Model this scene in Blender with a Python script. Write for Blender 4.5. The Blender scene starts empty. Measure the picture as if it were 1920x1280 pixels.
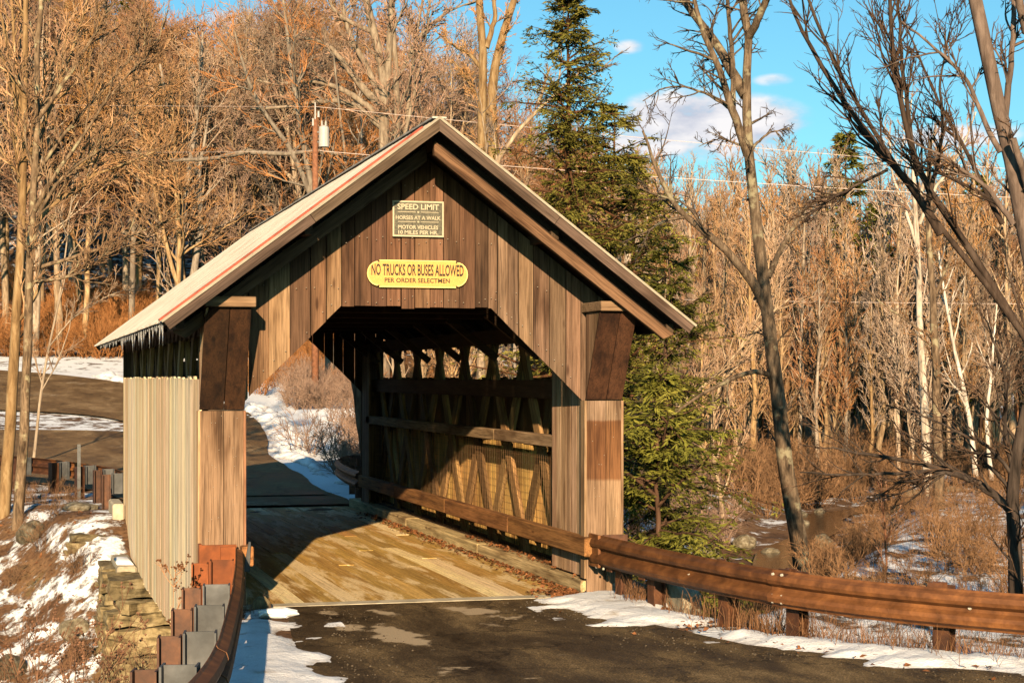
import bpy, math, random
import numpy as np
from mathutils import Vector, Matrix

random.seed(7)
SC = bpy.context.scene
COL = SC.collection

# ------------------------------------------------------------------ camera, sky, sun, exposure
CAM = np.array([-4.54, -20.53, 2.57]); FPX = 3400.0; YAW = math.radians(15.46)
FWD = np.array([math.sin(YAW), math.cos(YAW), 0.0]); RGT = np.array([math.cos(YAW), -math.sin(YAW), 0.0])
cam_d = bpy.data.cameras.new('camera'); cam = bpy.data.objects.new('camera', cam_d); COL.objects.link(cam)
cam.location = CAM; cam.rotation_euler = (math.radians(90), 0, -YAW)
cam_d.sensor_width = 36; cam_d.lens = FPX/1920*36; cam_d.shift_y = 68/1920
cam_d.clip_start = .2; cam_d.clip_end = 3000
SC.camera = cam

LIGHT = Vector((.26, 1.0, -.285)).normalized()
SUN_EL = math.asin(-LIGHT.z); SUN_ROT = math.atan2(-LIGHT.x, -LIGHT.y)
sd = bpy.data.lights.new('sun', 'SUN'); sun = bpy.data.objects.new('sun', sd); COL.objects.link(sun)
sd.energy = 5.0; sd.angle = math.radians(.5); sd.color = (1.0, .74, .45)
sun.rotation_euler = LIGHT.to_track_quat('-Z', 'Y').to_euler()

W = bpy.data.worlds.new("World"); SC.world = W; W.use_nodes = True
def build_world():
    nt = W.node_tree; N = nt.nodes; L = nt.links; N.clear()
    out = N.new('ShaderNodeOutputWorld'); bg = N.new('ShaderNodeBackground'); L.new(bg.outputs[0], out.inputs[0])
    sky = N.new('ShaderNodeTexSky'); sky.sky_type = 'NISHITA'; sky.sun_disc = False
    sky.sun_elevation = SUN_EL; sky.sun_rotation = SUN_ROT; sky.altitude = 300; sky.air_density = 1.0; sky.dust_density = .6; sky.ozone_density = 1.6
    bg.inputs['Strength'].default_value = .05
    gain = N.new('ShaderNodeMix'); gain.data_type = 'RGBA'; gain.blend_type = 'MULTIPLY'; gain.inputs[0].default_value = 1
    L.new(sky.outputs[0], gain.inputs[6]); gain.inputs[7].default_value = (.66, 1.25, 1.36, 1)
    tc = N.new('ShaderNodeTexCoord')
    # clouds: scattered low cumulus over the whole sky
    def vm(op, a, b=None):
        n = N.new('ShaderNodeVectorMath'); n.operation = op; L.new(a, n.inputs[0])
        if b is not None: n.inputs[1].default_value = b
        return n
    def mt(op, a, b):
        n = N.new('ShaderNodeMath'); n.operation = op
        for i, v in enumerate((a, b)):
            if isinstance(v, (int, float)): n.inputs[i].default_value = v
            else: L.new(v, n.inputs[i])
        return n.outputs[0]
    d = tc.outputs['Generated']
    mp = N.new('ShaderNodeMapping'); L.new(d, mp.inputs[0]); mp.inputs['Scale'].default_value = (1, 1, 2.2)
    nz = N.new('ShaderNodeTexNoise'); nz.inputs['Scale'].default_value = 30; nz.inputs['Detail'].default_value = 6; nz.inputs['Roughness'].default_value = .55
    L.new(mp.outputs[0], nz.inputs[0])
    nb = N.new('ShaderNodeTexNoise'); nb.inputs['Scale'].default_value = 4.5; nb.inputs['Detail'].default_value = 2
    L.new(mp.outputs[0], nb.inputs[0])
    def puff(u, v, su, sv):
        c = FWD*FPX + RGT*(u-960) + np.array([0, 0, 708-v]); c = c/np.linalg.norm(c)
        rel = vm('SUBTRACT', d, tuple(c)).outputs[0]
        a = vm('DOT_PRODUCT', rel, tuple(RGT)).outputs['Value']; b = vm('DOT_PRODUCT', rel, (0, 0, 1)).outputs['Value']
        e = mt('ADD', mt('POWER', mt('ABSOLUTE', mt('MULTIPLY', a, FPX/su), 0), 2.0), mt('POWER', mt('ABSOLUTE', mt('MULTIPLY', b, FPX/sv), 0), 2.0))
        f = vm('DOT_PRODUCT', rel, tuple(c)).outputs['Value']
        e = mt('ADD', e, mt('MULTIPLY', mt('LESS_THAN', f, -.3), 50))
        return mt('SUBTRACT', 1.0, e)
    m = None
    for (u, v, su, sv, s) in ((1280, 225, 150, 66, 1), (1390, 235, 150, 64, 1), (1205, 268, 90, 40, .8), (1330, 280, 200, 30, .6), (1180, 88, 34, 16, .45), (1450, 150, 45, 14, .4), (1780, 255, 160, 26, .55), (430, 40, 60, 26, .6), (2300, 160, 260, 70, .8), (-500, 100, 300, 90, .9)):
        p = mt('MULTIPLY', mt('MAXIMUM', puff(u, v, su, sv), 0.0), s)
        m = p if m is None else mt('MAXIMUM', m, p)
    mm = mt('ADD', m, mt('MULTIPLY', mt('SUBTRACT', nz.outputs[0], .5), mt('MINIMUM', mt('MULTIPLY', m, 5.0), 2.3)))
    rmp = N.new('ShaderNodeMapRange'); rmp.interpolation_type = 'SMOOTHSTEP'; L.new(mm, rmp.inputs[0])
    rmp.inputs[1].default_value = .02; rmp.inputs[2].default_value = .75; rmp.inputs[4].default_value = .93
    cmix = N.new('ShaderNodeMix'); cmix.data_type = 'RGBA'; L.new(rmp.outputs[0], cmix.inputs[0])
    L.new(gain.outputs[2], cmix.inputs[6])
    csh = N.new('ShaderNodeMix'); csh.data_type = 'RGBA'; csh.inputs[6].default_value = (5.6, 5.6, 6.6, 1); csh.inputs[7].default_value = (9.6, 9.0, 8.9, 1)
    cr = N.new('ShaderNodeMapRange'); L.new(nz.outputs[0], cr.inputs[0]); cr.inputs[1].default_value = .36; cr.inputs[2].default_value = .6; L.new(cr.outputs[0], csh.inputs[0]); L.new(csh.outputs[2], cmix.inputs[7])
    L.new(cmix.outputs[2], bg.inputs[0])
build_world()
vs = SC.view_settings; vs.view_transform = 'Standard'; vs.look = 'None'; vs.gamma = 1; vs.use_curve_mapping = False
vs.exposure = 1.1
try:
    SC.cycles.max_bounces = 5; SC.cycles.diffuse_bounces = 0; SC.cycles.glossy_bounces = 2; SC.cycles.transmission_bounces = 4; SC.cycles.use_denoising = True
except Exception: pass

# ------------------------------------------------------------------ helpers
def P(u, v, d):
    "the world point seen at (u, v) of the photograph at depth d metres"
    return CAM + FWD*d + RGT*((u-960)/FPX*d) + np.array([0, 0, (708-v)/FPX*d])

def tag(o, label=None, cat=None, group=None, kind=None):
    if label: o['label'] = label
    if cat: o['category'] = cat
    if group: o['group'] = group
    if kind: o['kind'] = kind
    return o

def empty(name, loc=(0, 0, 0), rz=0):
    o = bpy.data.objects.new(name, None); COL.objects.link(o); o.location = loc; o.rotation_euler = (0, 0, rz)
    o.empty_display_size = .2
    return o

def link(name, me, parent=None, color=None, loc=None):
    o = bpy.data.objects.new(name, me); COL.objects.link(o)
    if parent is not None:
        o.parent = parent
    if color is not None: o.color = (*color, 1)
    if loc is not None: o.location = loc
    return o

def np_mesh(name, V, Q=None, T=None, mat=None, smooth=False):
    me = bpy.data.meshes.new(name)
    V = np.asarray(V, np.float32).reshape(-1, 3)
    Q = np.zeros((0, 4), np.int32) if Q is None else np.asarray(Q, np.int32).reshape(-1, 4)
    T = np.zeros((0, 3), np.int32) if T is None else np.asarray(T, np.int32).reshape(-1, 3)
    nq, ntr = len(Q), len(T)
    me.vertices.add(len(V)); me.vertices.foreach_set('co', V.ravel())
    me.loops.add(nq*4+ntr*3); me.loops.foreach_set('vertex_index', np.concatenate([Q.ravel(), T.ravel()]).astype(np.int32))
    me.polygons.add(nq+ntr)
    st = np.concatenate([np.arange(nq)*4, nq*4+np.arange(ntr)*3]).astype(np.int32)
    me.polygons.foreach_set('loop_start', st)
    if smooth: me.polygons.foreach_set('use_smooth', np.ones(nq+ntr, bool))
    me.update(calc_edges=True); me.validate()
    if mat: me.materials.append(mat)
    return me

class MB:
    def __init__(s): s.v = []; s.f = []
    def add(s, v, f):
        n = len(s.v); s.v += [tuple(p) for p in v]; s.f += [tuple(i+n for i in q) for q in f]; return s
    def box(s, x0, x1, y0, y1, z0, z1):
        return s.add([(x0,y0,z0),(x1,y0,z0),(x1,y1,z0),(x0,y1,z0),(x0,y0,z1),(x1,y0,z1),(x1,y1,z1),(x0,y1,z1)],
                     [(0,3,2,1),(4,5,6,7),(0,1,5,4),(1,2,6,5),(2,3,7,6),(3,0,4,7)])
    def prism(s, poly, off):
        "closed prism: polygon of 3-D points swept by the vector off"
        n = len(poly); off = np.array(off); a = [np.array(p, float) for p in poly]; b = [p+off for p in a]
        return s.add(a+b, [tuple(range(n))[::-1], tuple(range(n, 2*n))]+[(i, (i+1) % n, n+(i+1) % n, n+i) for i in range(n)])
    def beam(s, a, b, w, h, up=(0, 0, 1)):
        "a straight square timber from a to b"
        a = np.array(a, float); b = np.array(b, float); t = (b-a)/np.linalg.norm(b-a); up = np.array(up, float)
        r = np.cross(t, up); r /= np.linalg.norm(r); u = np.cross(r, t)
        c = [(-1,-1),(1,-1),(1,1),(-1,1)]
        vs_ = [a+r*w/2*i+u*h/2*j for i, j in c]+[b+r*w/2*i+u*h/2*j for i, j in c]
        return s.add(vs_, [(0,1,2,3),(7,6,5,4),(0,4,5,1),(1,5,6,2),(2,6,7,3),(3,7,4,0)])
    def cyl(s, a, b, r0, r1, n=8):
        a = np.array(a, float); b = np.array(b, float); t = (b-a)/np.linalg.norm(b-a)
        e = np.array([0,0,1.]) if abs(t[2]) < .9 else np.array([1.,0,0]); r = np.cross(t, e); r /= np.linalg.norm(r); u = np.cross(r, t)
        ring = [(math.cos(k*2*math.pi/n), math.sin(k*2*math.pi/n)) for k in range(n)]
        vs_ = [a+r0*(r*c+u*q) for c, q in ring]+[b+r1*(r*c+u*q) for c, q in ring]
        return s.add(vs_, [tuple(range(n)), tuple(range(2*n-1, n-1, -1))]+[(k, n+k, n+(k+1) % n, (k+1) % n) for k in range(n)])
    def mesh(s, name, mat, smooth=False):
        me = bpy.data.meshes.new(name); me.from_pydata([tuple(map(float, p)) for p in s.v], [], s.f)
        import bmesh
        bm = bmesh.new(); bm.from_mesh(me); bmesh.ops.recalc_face_normals(bm, faces=bm.faces); bm.to_mesh(me); bm.free()
        me.materials.append(mat)
        if smooth:
            for p in me.polygons: p.use_smooth = True
        return me
    def build(s, name, mat, parent=None, color=None, smooth=False, loc=None):
        return link(name, s.mesh(name, mat, smooth), parent, color, loc)

def bevel(o, w=.006, seg=1):
    m = o.modifiers.new('bevel', 'BEVEL'); m.width = w; m.segments = seg; m.limit_method = 'ANGLE'; return o

def sstep(a, b, x):
    t = np.clip((x-a)/(b-a), 0, 1); return t*t*(3-2*t)

_hr = np.random.default_rng(11); _H = _hr.random((512, 512))
def vnoise(x, y):
    x = np.asarray(x, float); y = np.asarray(y, float)
    xi = np.floor(x).astype(int); yi = np.floor(y).astype(int); fx = x-xi; fy = y-yi
    fx = fx*fx*(3-2*fx); fy = fy*fy*(3-2*fy)
    h = lambda i, j: _H[i % 512, j % 512]
    return (h(xi, yi)*(1-fx)+h(xi+1, yi)*fx)*(1-fy)+(h(xi, yi+1)*(1-fx)+h(xi+1, yi+1)*fx)*fy
def fbm(x, y, o=4):
    s = 0; a = .5
    for k in range(o): s = s+a*vnoise(x*2**k+17.3*k, y*2**k+9.1*k); a *= .5
    return s

# ------------------------------------------------------------------ materials
def new_mat(name):
    m = bpy.data.materials.new(name); m.use_nodes = True; nt = m.node_tree
    return m, nt, nt.nodes, nt.links, nt.nodes['Principled BSDF']
def ramp(N, pts):
    r = N.new('ShaderNodeValToRGB'); e = r.color_ramp.elements
    while len(e) < len(pts): e.new(.5)
    for k, (p, c) in enumerate(pts):
        e[k].position = p; e[k].color = (*c, 1) if len(c) == 3 else c
    return r
def noise(N, L, vec, scale, detail=4, rough=.55, dist=0):
    n = N.new('ShaderNodeTexNoise'); n.inputs['Scale'].default_value = scale; n.inputs['Detail'].default_value = detail
    n.inputs['Roughness'].default_value = rough; n.inputs['Distortion'].default_value = dist
    if vec is not None: L.new(vec, n.inputs[0])
    return n
def mixc(N, L, mode, fac, a, b):
    n = N.new('ShaderNodeMix'); n.data_type = 'RGBA'; n.blend_type = mode
    for s, v in ((0, fac), (6, a), (7, b)):
        if isinstance(v, (int, float)): n.inputs[s].default_value = v
        elif isinstance(v, tuple): n.inputs[s].default_value = (*v, 1) if len(v) == 3 else v
        else: L.new(v, n.inputs[s])
    return n.outputs[2]
def mapping(N, L, vec, scale):
    m = N.new('ShaderNodeMapping'); m.inputs['Scale'].default_value = scale; L.new(vec, m.inputs[0]); return m.outputs[0]
def bump(N, L, bsdf, h, strength=.4, dist=.01):
    b = N.new('ShaderNodeBump'); b.inputs['Strength'].default_value = strength; b.inputs['Distance'].default_value = dist
    L.new(h, b.inputs['Height']); L.new(b.outputs[0], bsdf.inputs['Normal'])
def coords(N, L, rand=True):
    tc = N.new('ShaderNodeTexCoord')
    if not rand: return tc.outputs['Object'], None
    oi = N.new('ShaderNodeObjectInfo'); a = N.new('ShaderNodeVectorMath'); a.operation = 'MULTIPLY_ADD'
    cb = N.new('ShaderNodeCombineXYZ')
    for i in range(3): L.new(oi.outputs['Random'], cb.inputs[i])
    L.new(cb.outputs[0], a.inputs[0]); a.inputs[1].default_value = (37, 53, 71); L.new(tc.outputs['Object'], a.inputs[2])
    return a.outputs[0], oi

def wood(name, axis='z', rough=.85, contrast=1.0, knots=True, stain=None, rot=None):
    m, nt, N, L, B = new_mat(name); vec, oi = coords(N, L)
    if rot:
        rm = N.new('ShaderNodeMapping'); rm.inputs['Rotation'].default_value = rot; L.new(vec, rm.inputs[0]); vec = rm.outputs[0]
    al, ac = .55, 17
    sc = {'x': (al, ac, ac), 'y': (ac, al, ac), 'z': (ac, ac, al)}[axis]
    g = noise(N, L, mapping(N, L, vec, sc), 1, 7, .62, .7)
    lo, hi = 1-.62*contrast, 1+.28*contrast
    r1 = ramp(N, [(.3, (lo, lo*.96, lo*.92)), (.5, (.95, .95, .95)), (.72, (hi, hi, hi))]); L.new(g.outputs[0], r1.inputs[0])
    sc2 = {'x': (.9, 5, 5), 'y': (5, .9, 5), 'z': (5, 5, .9)}[axis]
    b = noise(N, L, mapping(N, L, vec, sc2), 1, 3, .6)
    r2 = ramp(N, [(.3, (.42, .35, .29)), (.47, (.95, .93, .9)), (.62, (1.1, 1.1, 1.1)), (.75, (1.28, 1.31, 1.34))]); L.new(b.outputs[0], r2.inputs[0])
    c = mixc(N, L, 'MULTIPLY', 1, oi.outputs['Color'], r1.outputs[0]); c = mixc(N, L, 'MULTIPLY', min(1, .95*contrast), c, r2.outputs[0])
    fine = noise(N, L, mapping(N, L, vec, {'x': (3, 90, 90), 'y': (90, 3, 90), 'z': (90, 90, 3)}[axis]), 1, 3, .6)
    r3 = ramp(N, [(.34, (.5, .46, .42)), (.5, (1, 1, 1)), (.66, (1.22, 1.22, 1.22))]); L.new(fine.outputs[0], r3.inputs[0])
    c = mixc(N, L, 'MULTIPLY', .8*contrast, c, r3.outputs[0])
    if knots:
        vo = N.new('ShaderNodeTexVoronoi'); vo.inputs['Scale'].default_value = 1
        L.new(mapping(N, L, vec, {'x': (1.3, 5, 5), 'y': (5, 1.3, 5), 'z': (5, 5, 1.3)}[axis]), vo.inputs[0])
        rk = ramp(N, [(.0, (.18, .13, .1)), (.075, (.35, .28, .24)), (.13, (1, 1, 1))]); L.new(vo.outputs['Distance'], rk.inputs[0])
        c = mixc(N, L, 'MULTIPLY', .85, c, rk.outputs[0])
    if stain:
        tc = N.new('ShaderNodeTexCoord'); sx = N.new('ShaderNodeSeparateXYZ'); L.new(tc.outputs['Object'], sx.inputs[0])
        mp = N.new('ShaderNodeMapRange'); L.new(sx.outputs[2], mp.inputs[0]); mp.inputs[1].default_value = 0; mp.inputs[2].default_value = 2.4
        wob = N.new('ShaderNodeMath'); wob.operation = 'MULTIPLY_ADD'; L.new(g.outputs[0], wob.inputs[0]); wob.inputs[1].default_value = .02; L.new(mp.outputs[0], wob.inputs[2])
        rs = ramp(N, stain); L.new(wob.outputs[0], rs.inputs[0]); c = mixc(N, L, 'MULTIPLY', 1, c, rs.outputs[0])
    L.new(c, B.inputs['Base Color']); B.inputs['Roughness'].default_value = rough; B.inputs['Specular IOR Level'].default_value = .25
    bump(N, L, B, fine.outputs[0], .5, .004)
    return m

M = {}
M['wood_z'] = wood('weathered wood upright', 'z')
M['wood_y'] = wood('weathered wood lengthwise', 'y')
M['wood_x'] = wood('weathered wood crosswise', 'x')
M['wood_slope'] = {1: wood('weathered wood sloping right', 'x', rot=(0, math.radians(-36.96), 0)), -1: wood('weathered wood sloping left', 'x', rot=(0, math.radians(36.96), 0))}
M['wood_lattice'] = {1: wood('weathered wood leaning back', 'y', rot=(math.radians(-56), 0, 0)), -1: wood('weathered wood leaning forward', 'y', rot=(math.radians(56), 0, 0))}
M['wood_band'] = wood('weathered wood with rain bands', 'z', stain=[(0, (.95, .93, .9)), (.57, (1, .96, .9)), (.585, (.62, .42, .28)), (.84, (.6, .4, .25)), (.865, (.62, .42, .28)), (.875, (1.02, 1.05, 1.1))])
M['wood_pale'] = wood('bleached side boards', 'z', contrast=.5, knots=False)

def plain(name, col, rough=.8, metal=0, var=.25, scale=6, bmp=.3, two=None, objcol=False, spec=.3):
    m, nt, N, L, B = new_mat(name); vec, oi = coords(N, L)
    n = noise(N, L, vec, scale, 6, .6, .3)
    if objcol:
        r = ramp(N, [(.3, (1-var*1.6,)*3), (.55, (1, 1, 1)), (.75, (1+var,)*3)]); L.new(n.outputs[0], r.inputs[0])
        c = mixc(N, L, 'MULTIPLY', 1, oi.outputs['Color'], r.outputs[0])
    else:
        a = tuple(x*(1-var) for x in col); b = two or tuple(min(1, x*(1+var)) for x in col)
        r = ramp(N, [(.35, a), (.52, col), (.68, b)]); L.new(n.outputs[0], r.inputs[0]); c = r.outputs[0]
        hs = N.new('ShaderNodeHueSaturation'); mr = N.new('ShaderNodeMapRange'); L.new(oi.outputs['Random'], mr.inputs[0])
        mr.inputs[3].default_value = 1-var*.6; mr.inputs[4].default_value = 1+var*.6; L.new(mr.outputs[0], hs.inputs['Value']); L.new(c, hs.inputs['Color']); c = hs.outputs[0]
    L.new(c, B.inputs['Base Color']); B.inputs['Roughness'].default_value = rough; B.inputs['Metallic'].default_value = metal
    B.inputs['Specular IOR Level'].default_value = spec
    if bmp: bump(N, L, B, n.outputs[0], bmp, .02)
    return m
M['concrete'] = plain('concrete', (.42, .36, .26), .9, 0, .3, 5)
M['rust'] = plain('weathering steel', (.08, .03, .013), .62, 0, .45, 7, .15, two=(.125, .048, .018), spec=.4)
M['rust_red'] = plain('orange rusty steel', (.17, .045, .01), .7, 0, .35, 5, .15, spec=.3)
M['rust_beam'] = plain('brown guardrail steel', (.15, .058, .02), .6, 0, .45, 5, .15, two=(.24, .095, .03), spec=.3)
M['zinc'] = plain('galvanised steel', (.085, .088, .092), .55, .3, .35, 4, .1, two=(.13, .13, .135))
M['bolt'] = plain('bright bolt heads', (.55, .5, .42), .4, .2, .1, 5, 0)
M['stone'] = plain('abutment stone', (.19, .145, .075), .9, 0, .6, 6, 1.0, two=(.3, .24, .14))
M['boulder'] = plain('lichen boulder', (.14, .115, .075), .9, 0, .5, 3, .8, two=(.24, .22, .17))
M['needle'] = plain('hemlock needles', (.125, .125, .02), .75, 0, .5, 1.3, 0, two=(.2, .18, .036), spec=.15)
M['needle_light'] = plain('olive hemlock needles', (.18, .165, .03), .75, 0, .45, 1.3, 0, two=(.3, .25, .055), spec=.15)
M['leaf'] = plain('dead leaves', (.22, .085, .03), .8, 0, .5, 9, 0)
M['grass'] = plain('dry grass', (.2, .1, .048), .85, 0, .4, 3, 0)
M['weed'] = plain('dry weed stalks', (.2, .1, .055), .85, 0, .4, 5, 0)
M['wire'] = plain('pale cable', (.62, .5, .46), .6, 0, .05, 3, 0)
M['mesh_wire'] = plain('rusty wire mesh', (.2, .11, .05), .7, 0, .2, 3, 0)
M['pole'] = plain('reddish pole wood', (.2, .085, .045), .9, 0, .3, 8, .2)
M['white_metal'] = plain('white painted metal', (.42, .4, .39), .5, 0, .08, 4, 0)
M['roof_red'] = plain('rust red trim', (.3, .06, .03), .6, 0, .3, 6, 0)
M['roof_cream'] = plain('cream roof edge', (.3, .26, .2), .6, 0, .2, 6, 0)
M['frost'] = plain('lump of snow', (.86, .86, .88), .8, 0, .05, 9, .6)

def bark(name, dark, mid, light, scale=5, bands=False, lich=None):
    m, nt, N, L, B = new_mat(name); vec, oi = coords(N, L)
    n = noise(N, L, mapping(N, L, vec, (scale*1.6, scale*1.6, scale*.35)), 1, 6, .65, .5)
    r = ramp(N, [(.32, dark), (.5, mid), (.68, light)]); L.new(n.outputs[0], r.inputs[0]); c = r.outputs[0]
    if lich:
        n2 = noise(N, L, vec, 3.2, 4, .6); r2 = ramp(N, [(.56, (0, 0, 0)), (.64, (1, 1, 1))]); L.new(n2.outputs[0], r2.inputs[0])
        c = mixc(N, L, 'MIX', r2.outputs[0], c, lich)
    hs = N.new('ShaderNodeHueSaturation'); mr = N.new('ShaderNodeMapRange'); L.new(oi.outputs['Random'], mr.inputs[0])
    mr.inputs[3].default_value = .65; mr.inputs[4].default_value = 1.45; L.new(mr.outputs[0], hs.inputs['Value']); L.new(c, hs.inputs['Color'])
    m2 = N.new('ShaderNodeMath'); m2.operation = 'FRACT'; m3 = N.new('ShaderNodeMath'); m3.operation = 'MULTIPLY'; L.new(oi.outputs['Random'], m3.inputs[0]); m3.inputs[1].default_value = 7.31; L.new(m3.outputs[0], m2.inputs[0])
    ms = N.new('ShaderNodeMapRange'); L.new(m2.outputs[0], ms.inputs[0]); ms.inputs[3].default_value = .55; ms.inputs[4].default_value = 1.2; L.new(ms.outputs[0], hs.inputs['Saturation'])
    L.new(hs.outputs[0], B.inputs['Base Color']); B.inputs['Roughness'].default_value = .9; B.inputs['Specular IOR Level'].default_value = .15
    bump(N, L, B, n.outputs[0], .6, .02)
    return m
M['bark_tan'] = bark('tan bark', (.12, .078, .046), (.27, .186, .112), (.39, .295, .19), 5)
M['bark_lichen'] = bark('lichened bark', (.035, .021, .012), (.15, .095, .052), (.3, .2, .115), 9, lich=(.33, .28, .16))
M['bark_dark'] = bark('dark bark', (.025, .016, .011), (.07, .042, .028), (.13, .085, .06), 6)
M['bark_brown'] = bark('ridged brown bark', (.03, .016, .01), (.085, .045, .027), (.15, .085, .055), 7)
M['bark_birch'] = bark('birch bark', (.14, .1, .07), (.38, .31, .24), (.55, .47, .38), 4)
M['twig_tan'] = bark('tan twigs', (.2, .112, .06), (.32, .186, .102), (.44, .28, .165), 2)
M['twig_red'] = bark('reddish twigs', (.19, .092, .048), (.3, .152, .082), (.41, .225, .125), 2)
M['twig_brown'] = bark('brown brush twigs', (.1, .058, .034), (.19, .112, .066), (.29, .18, .11), 2)

def ground_mat():
    m, nt, N, L, B = new_mat('leaf litter with snow'); tc = N.new('ShaderNodeTexCoord'); vec = tc.outputs['Object']
    n1 = noise(N, L, vec, .8, 6, .7); n2 = noise(N, L, vec, 9, 4, .65)
    r1 = ramp(N, [(.3, (.055, .032, .017)), (.48, (.13, .07, .036)), (.62, (.2, .115, .058)), (.75, (.12, .1, .04))]); L.new(n1.outputs[0], r1.inputs[0])
    r2 = ramp(N, [(.3, (.45, .42, .4)), (.6, (1.25, 1.2, 1.15))]); L.new(n2.outputs[0], r2.inputs[0])
    lit = mixc(N, L, 'MULTIPLY', .9, r1.outputs[0], r2.outputs[0])
    at = N.new('ShaderNodeAttribute'); at.attribute_name = 'snow'
    n3 = noise(N, L, vec, 1.1, 8, .72)
    ad = N.new('ShaderNodeMath'); ad.operation = 'ADD'; L.new(at.outputs['Fac'], ad.inputs[0]); L.new(n3.outputs[0], ad.inputs[1])
    mr = N.new('ShaderNodeMapRange'); mr.interpolation_type = 'SMOOTHSTEP'; L.new(ad.outputs[0], mr.inputs[0]); mr.inputs[1].default_value = .97; mr.inputs[2].default_value = 1.05
    c = mixc(N, L, 'MIX', mr.outputs[0], lit, (.82, .83, .86))
    L.new(c, B.inputs['Base Color']); B.inputs['Roughness'].default_value = .9; B.inputs['Specular IOR Level'].default_value = .2
    hb = N.new('ShaderNodeMath'); hb.operation = 'ADD'; L.new(n2.outputs[0], hb.inputs[0]); L.new(mr.outputs[0], hb.inputs[1])
    bump(N, L, B, hb.outputs[0], .7, .06)
    return m
M['ground'] = ground_mat()

def snow_mat():
    m, nt, N, L, B = new_mat('old snow'); tc = N.new('ShaderNodeTexCoord'); vec = tc.outputs['Object']
    n1 = noise(N, L, vec, 6, 6, .65); n2 = noise(N, L, vec, 45, 3, .6); n3 = noise(N, L, vec, 2.2, 5, .7)
    r = ramp(N, [(.3, (.5, .44, .38)), (.43, (.8, .79, .8)), (.7, (.88, .89, .91))]); L.new(n3.outputs[0], r.inputs[0])
    sp = ramp(N, [(.28, (.3, .22, .16)), (.36, (1, 1, 1))]); L.new(n2.outputs[0], sp.inputs[0])
    at = N.new('ShaderNodeAttribute'); at.attribute_name = 'deep'; am = N.new('ShaderNodeMath'); am.operation = 'MULTIPLY_ADD'; L.new(n1.outputs[0], am.inputs[0]); am.inputs[1].default_value = .9; L.new(at.outputs['Fac'], am.inputs[2])
    rim = ramp(N, [(.4, (.26, .2, .15)), (.56, (.7, .66, .62)), (.78, (1, 1, 1))]); L.new(am.outputs[0], rim.inputs[0])
    cs = mixc(N, L, 'MULTIPLY', .6, r.outputs[0], sp.outputs[0]); cs = mixc(N, L, 'MULTIPLY', .85, cs, rim.outputs[0])
    L.new(cs, B.inputs['Base Color']); B.inputs['Roughness'].default_value = .75
    B.inputs['Specular IOR Level'].default_value = .3
    h = N.new('ShaderNodeMath'); h.operation = 'MULTIPLY_ADD'; L.new(n2.outputs[0], h.inputs[0]); h.inputs[1].default_value = .35; L.new(n1.outputs[0], h.inputs[2])
    bump(N, L, B, h.outputs[0], .55, .05)
    return m
M['snow'] = snow_mat()

def asphalt(name, far=False):
    m, nt, N, L, B = new_mat(name); tc = N.new('ShaderNodeTexCoord'); vec = tc.outputs['Object']
    n1 = noise(N, L, mapping(N, L, vec, (1.0, .42, 1)), 1.0, 8, .72, .3); n2 = noise(N, L, vec, 60, 3, .6); n3 = noise(N, L, vec, 5, 8, .75)
    if far: r1 = ramp(N, [(.33, (.085, .05, .023)), (.5, (.185, .112, .052)), (.66, (.3, .2, .105))])
    else: r1 = ramp(N, [(.34, (.026, .017, .009)), (.48, (.075, .05, .026)), (.58, (.15, .1, .048)), (.68, (.24, .165, .085))])
    L.new(n1.outputs[0], r1.inputs[0])
    r2 = ramp(N, [(.3, (.4, .4, .4)), (.55, (1.15, 1.15, 1.15)), (.66, (2.6, 2.4, 2.2))]); L.new(n2.outputs[0], r2.inputs[0])
    c = mixc(N, L, 'MULTIPLY', .8, r1.outputs[0], r2.outputs[0])
    wn = noise(N, L, vec, 1.7, 5, .7); wa = N.new('ShaderNodeVectorMath'); wa.operation = 'MULTIPLY_ADD'; L.new(wn.outputs['Color'], wa.inputs[0]); wa.inputs[1].default_value = (1.1, 1.1, 0); L.new(vec, wa.inputs[2])
    vo = N.new('ShaderNodeTexVoronoi'); vo.feature = 'DISTANCE_TO_EDGE'; vo.inputs['Scale'].default_value = .55; L.new(wa.outputs[0], vo.inputs[0])
    rc = ramp(N, [(.0, (.25, .25, .25)), (.008, (.5, .5, .5)), (.016, (1, 1, 1))]); L.new(vo.outputs['Distance'], rc.inputs[0]); c = mixc(N, L, 'MULTIPLY', .8, c, rc.outputs[0])
    at = N.new('ShaderNodeAttribute'); at.attribute_name = 'frost'
    fr = N.new('ShaderNodeMath'); fr.operation = 'MULTIPLY_ADD'; L.new(n3.outputs[0], fr.inputs[0]); fr.inputs[1].default_value = 1.0; L.new(at.outputs['Fac'], fr.inputs[2])
    mr = N.new('ShaderNodeMapRange'); mr.interpolation_type = 'SMOOTHSTEP'; L.new(fr.outputs[0], mr.inputs[0]); mr.inputs[1].default_value = .86; mr.inputs[2].default_value = 1.04
    c = mixc(N, L, 'MIX', mr.outputs[0], c, (.44, .33, .21))
    L.new(c, B.inputs['Base Color'])
    rr = ramp(N, [(.35, (.55,)*3), (.6, (.9,)*3)]); L.new(n1.outputs[0], rr.inputs[0]); L.new(rr.outputs[0], B.inputs['Roughness'])
    B.inputs['Specular IOR Level'].default_value = .12
    bump(N, L, B, n2.outputs[0], .8, .02)
    return m
M['asphalt'] = asphalt('worn damp asphalt'); M['asphalt_far'] = asphalt('sandy far road', True)

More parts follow.
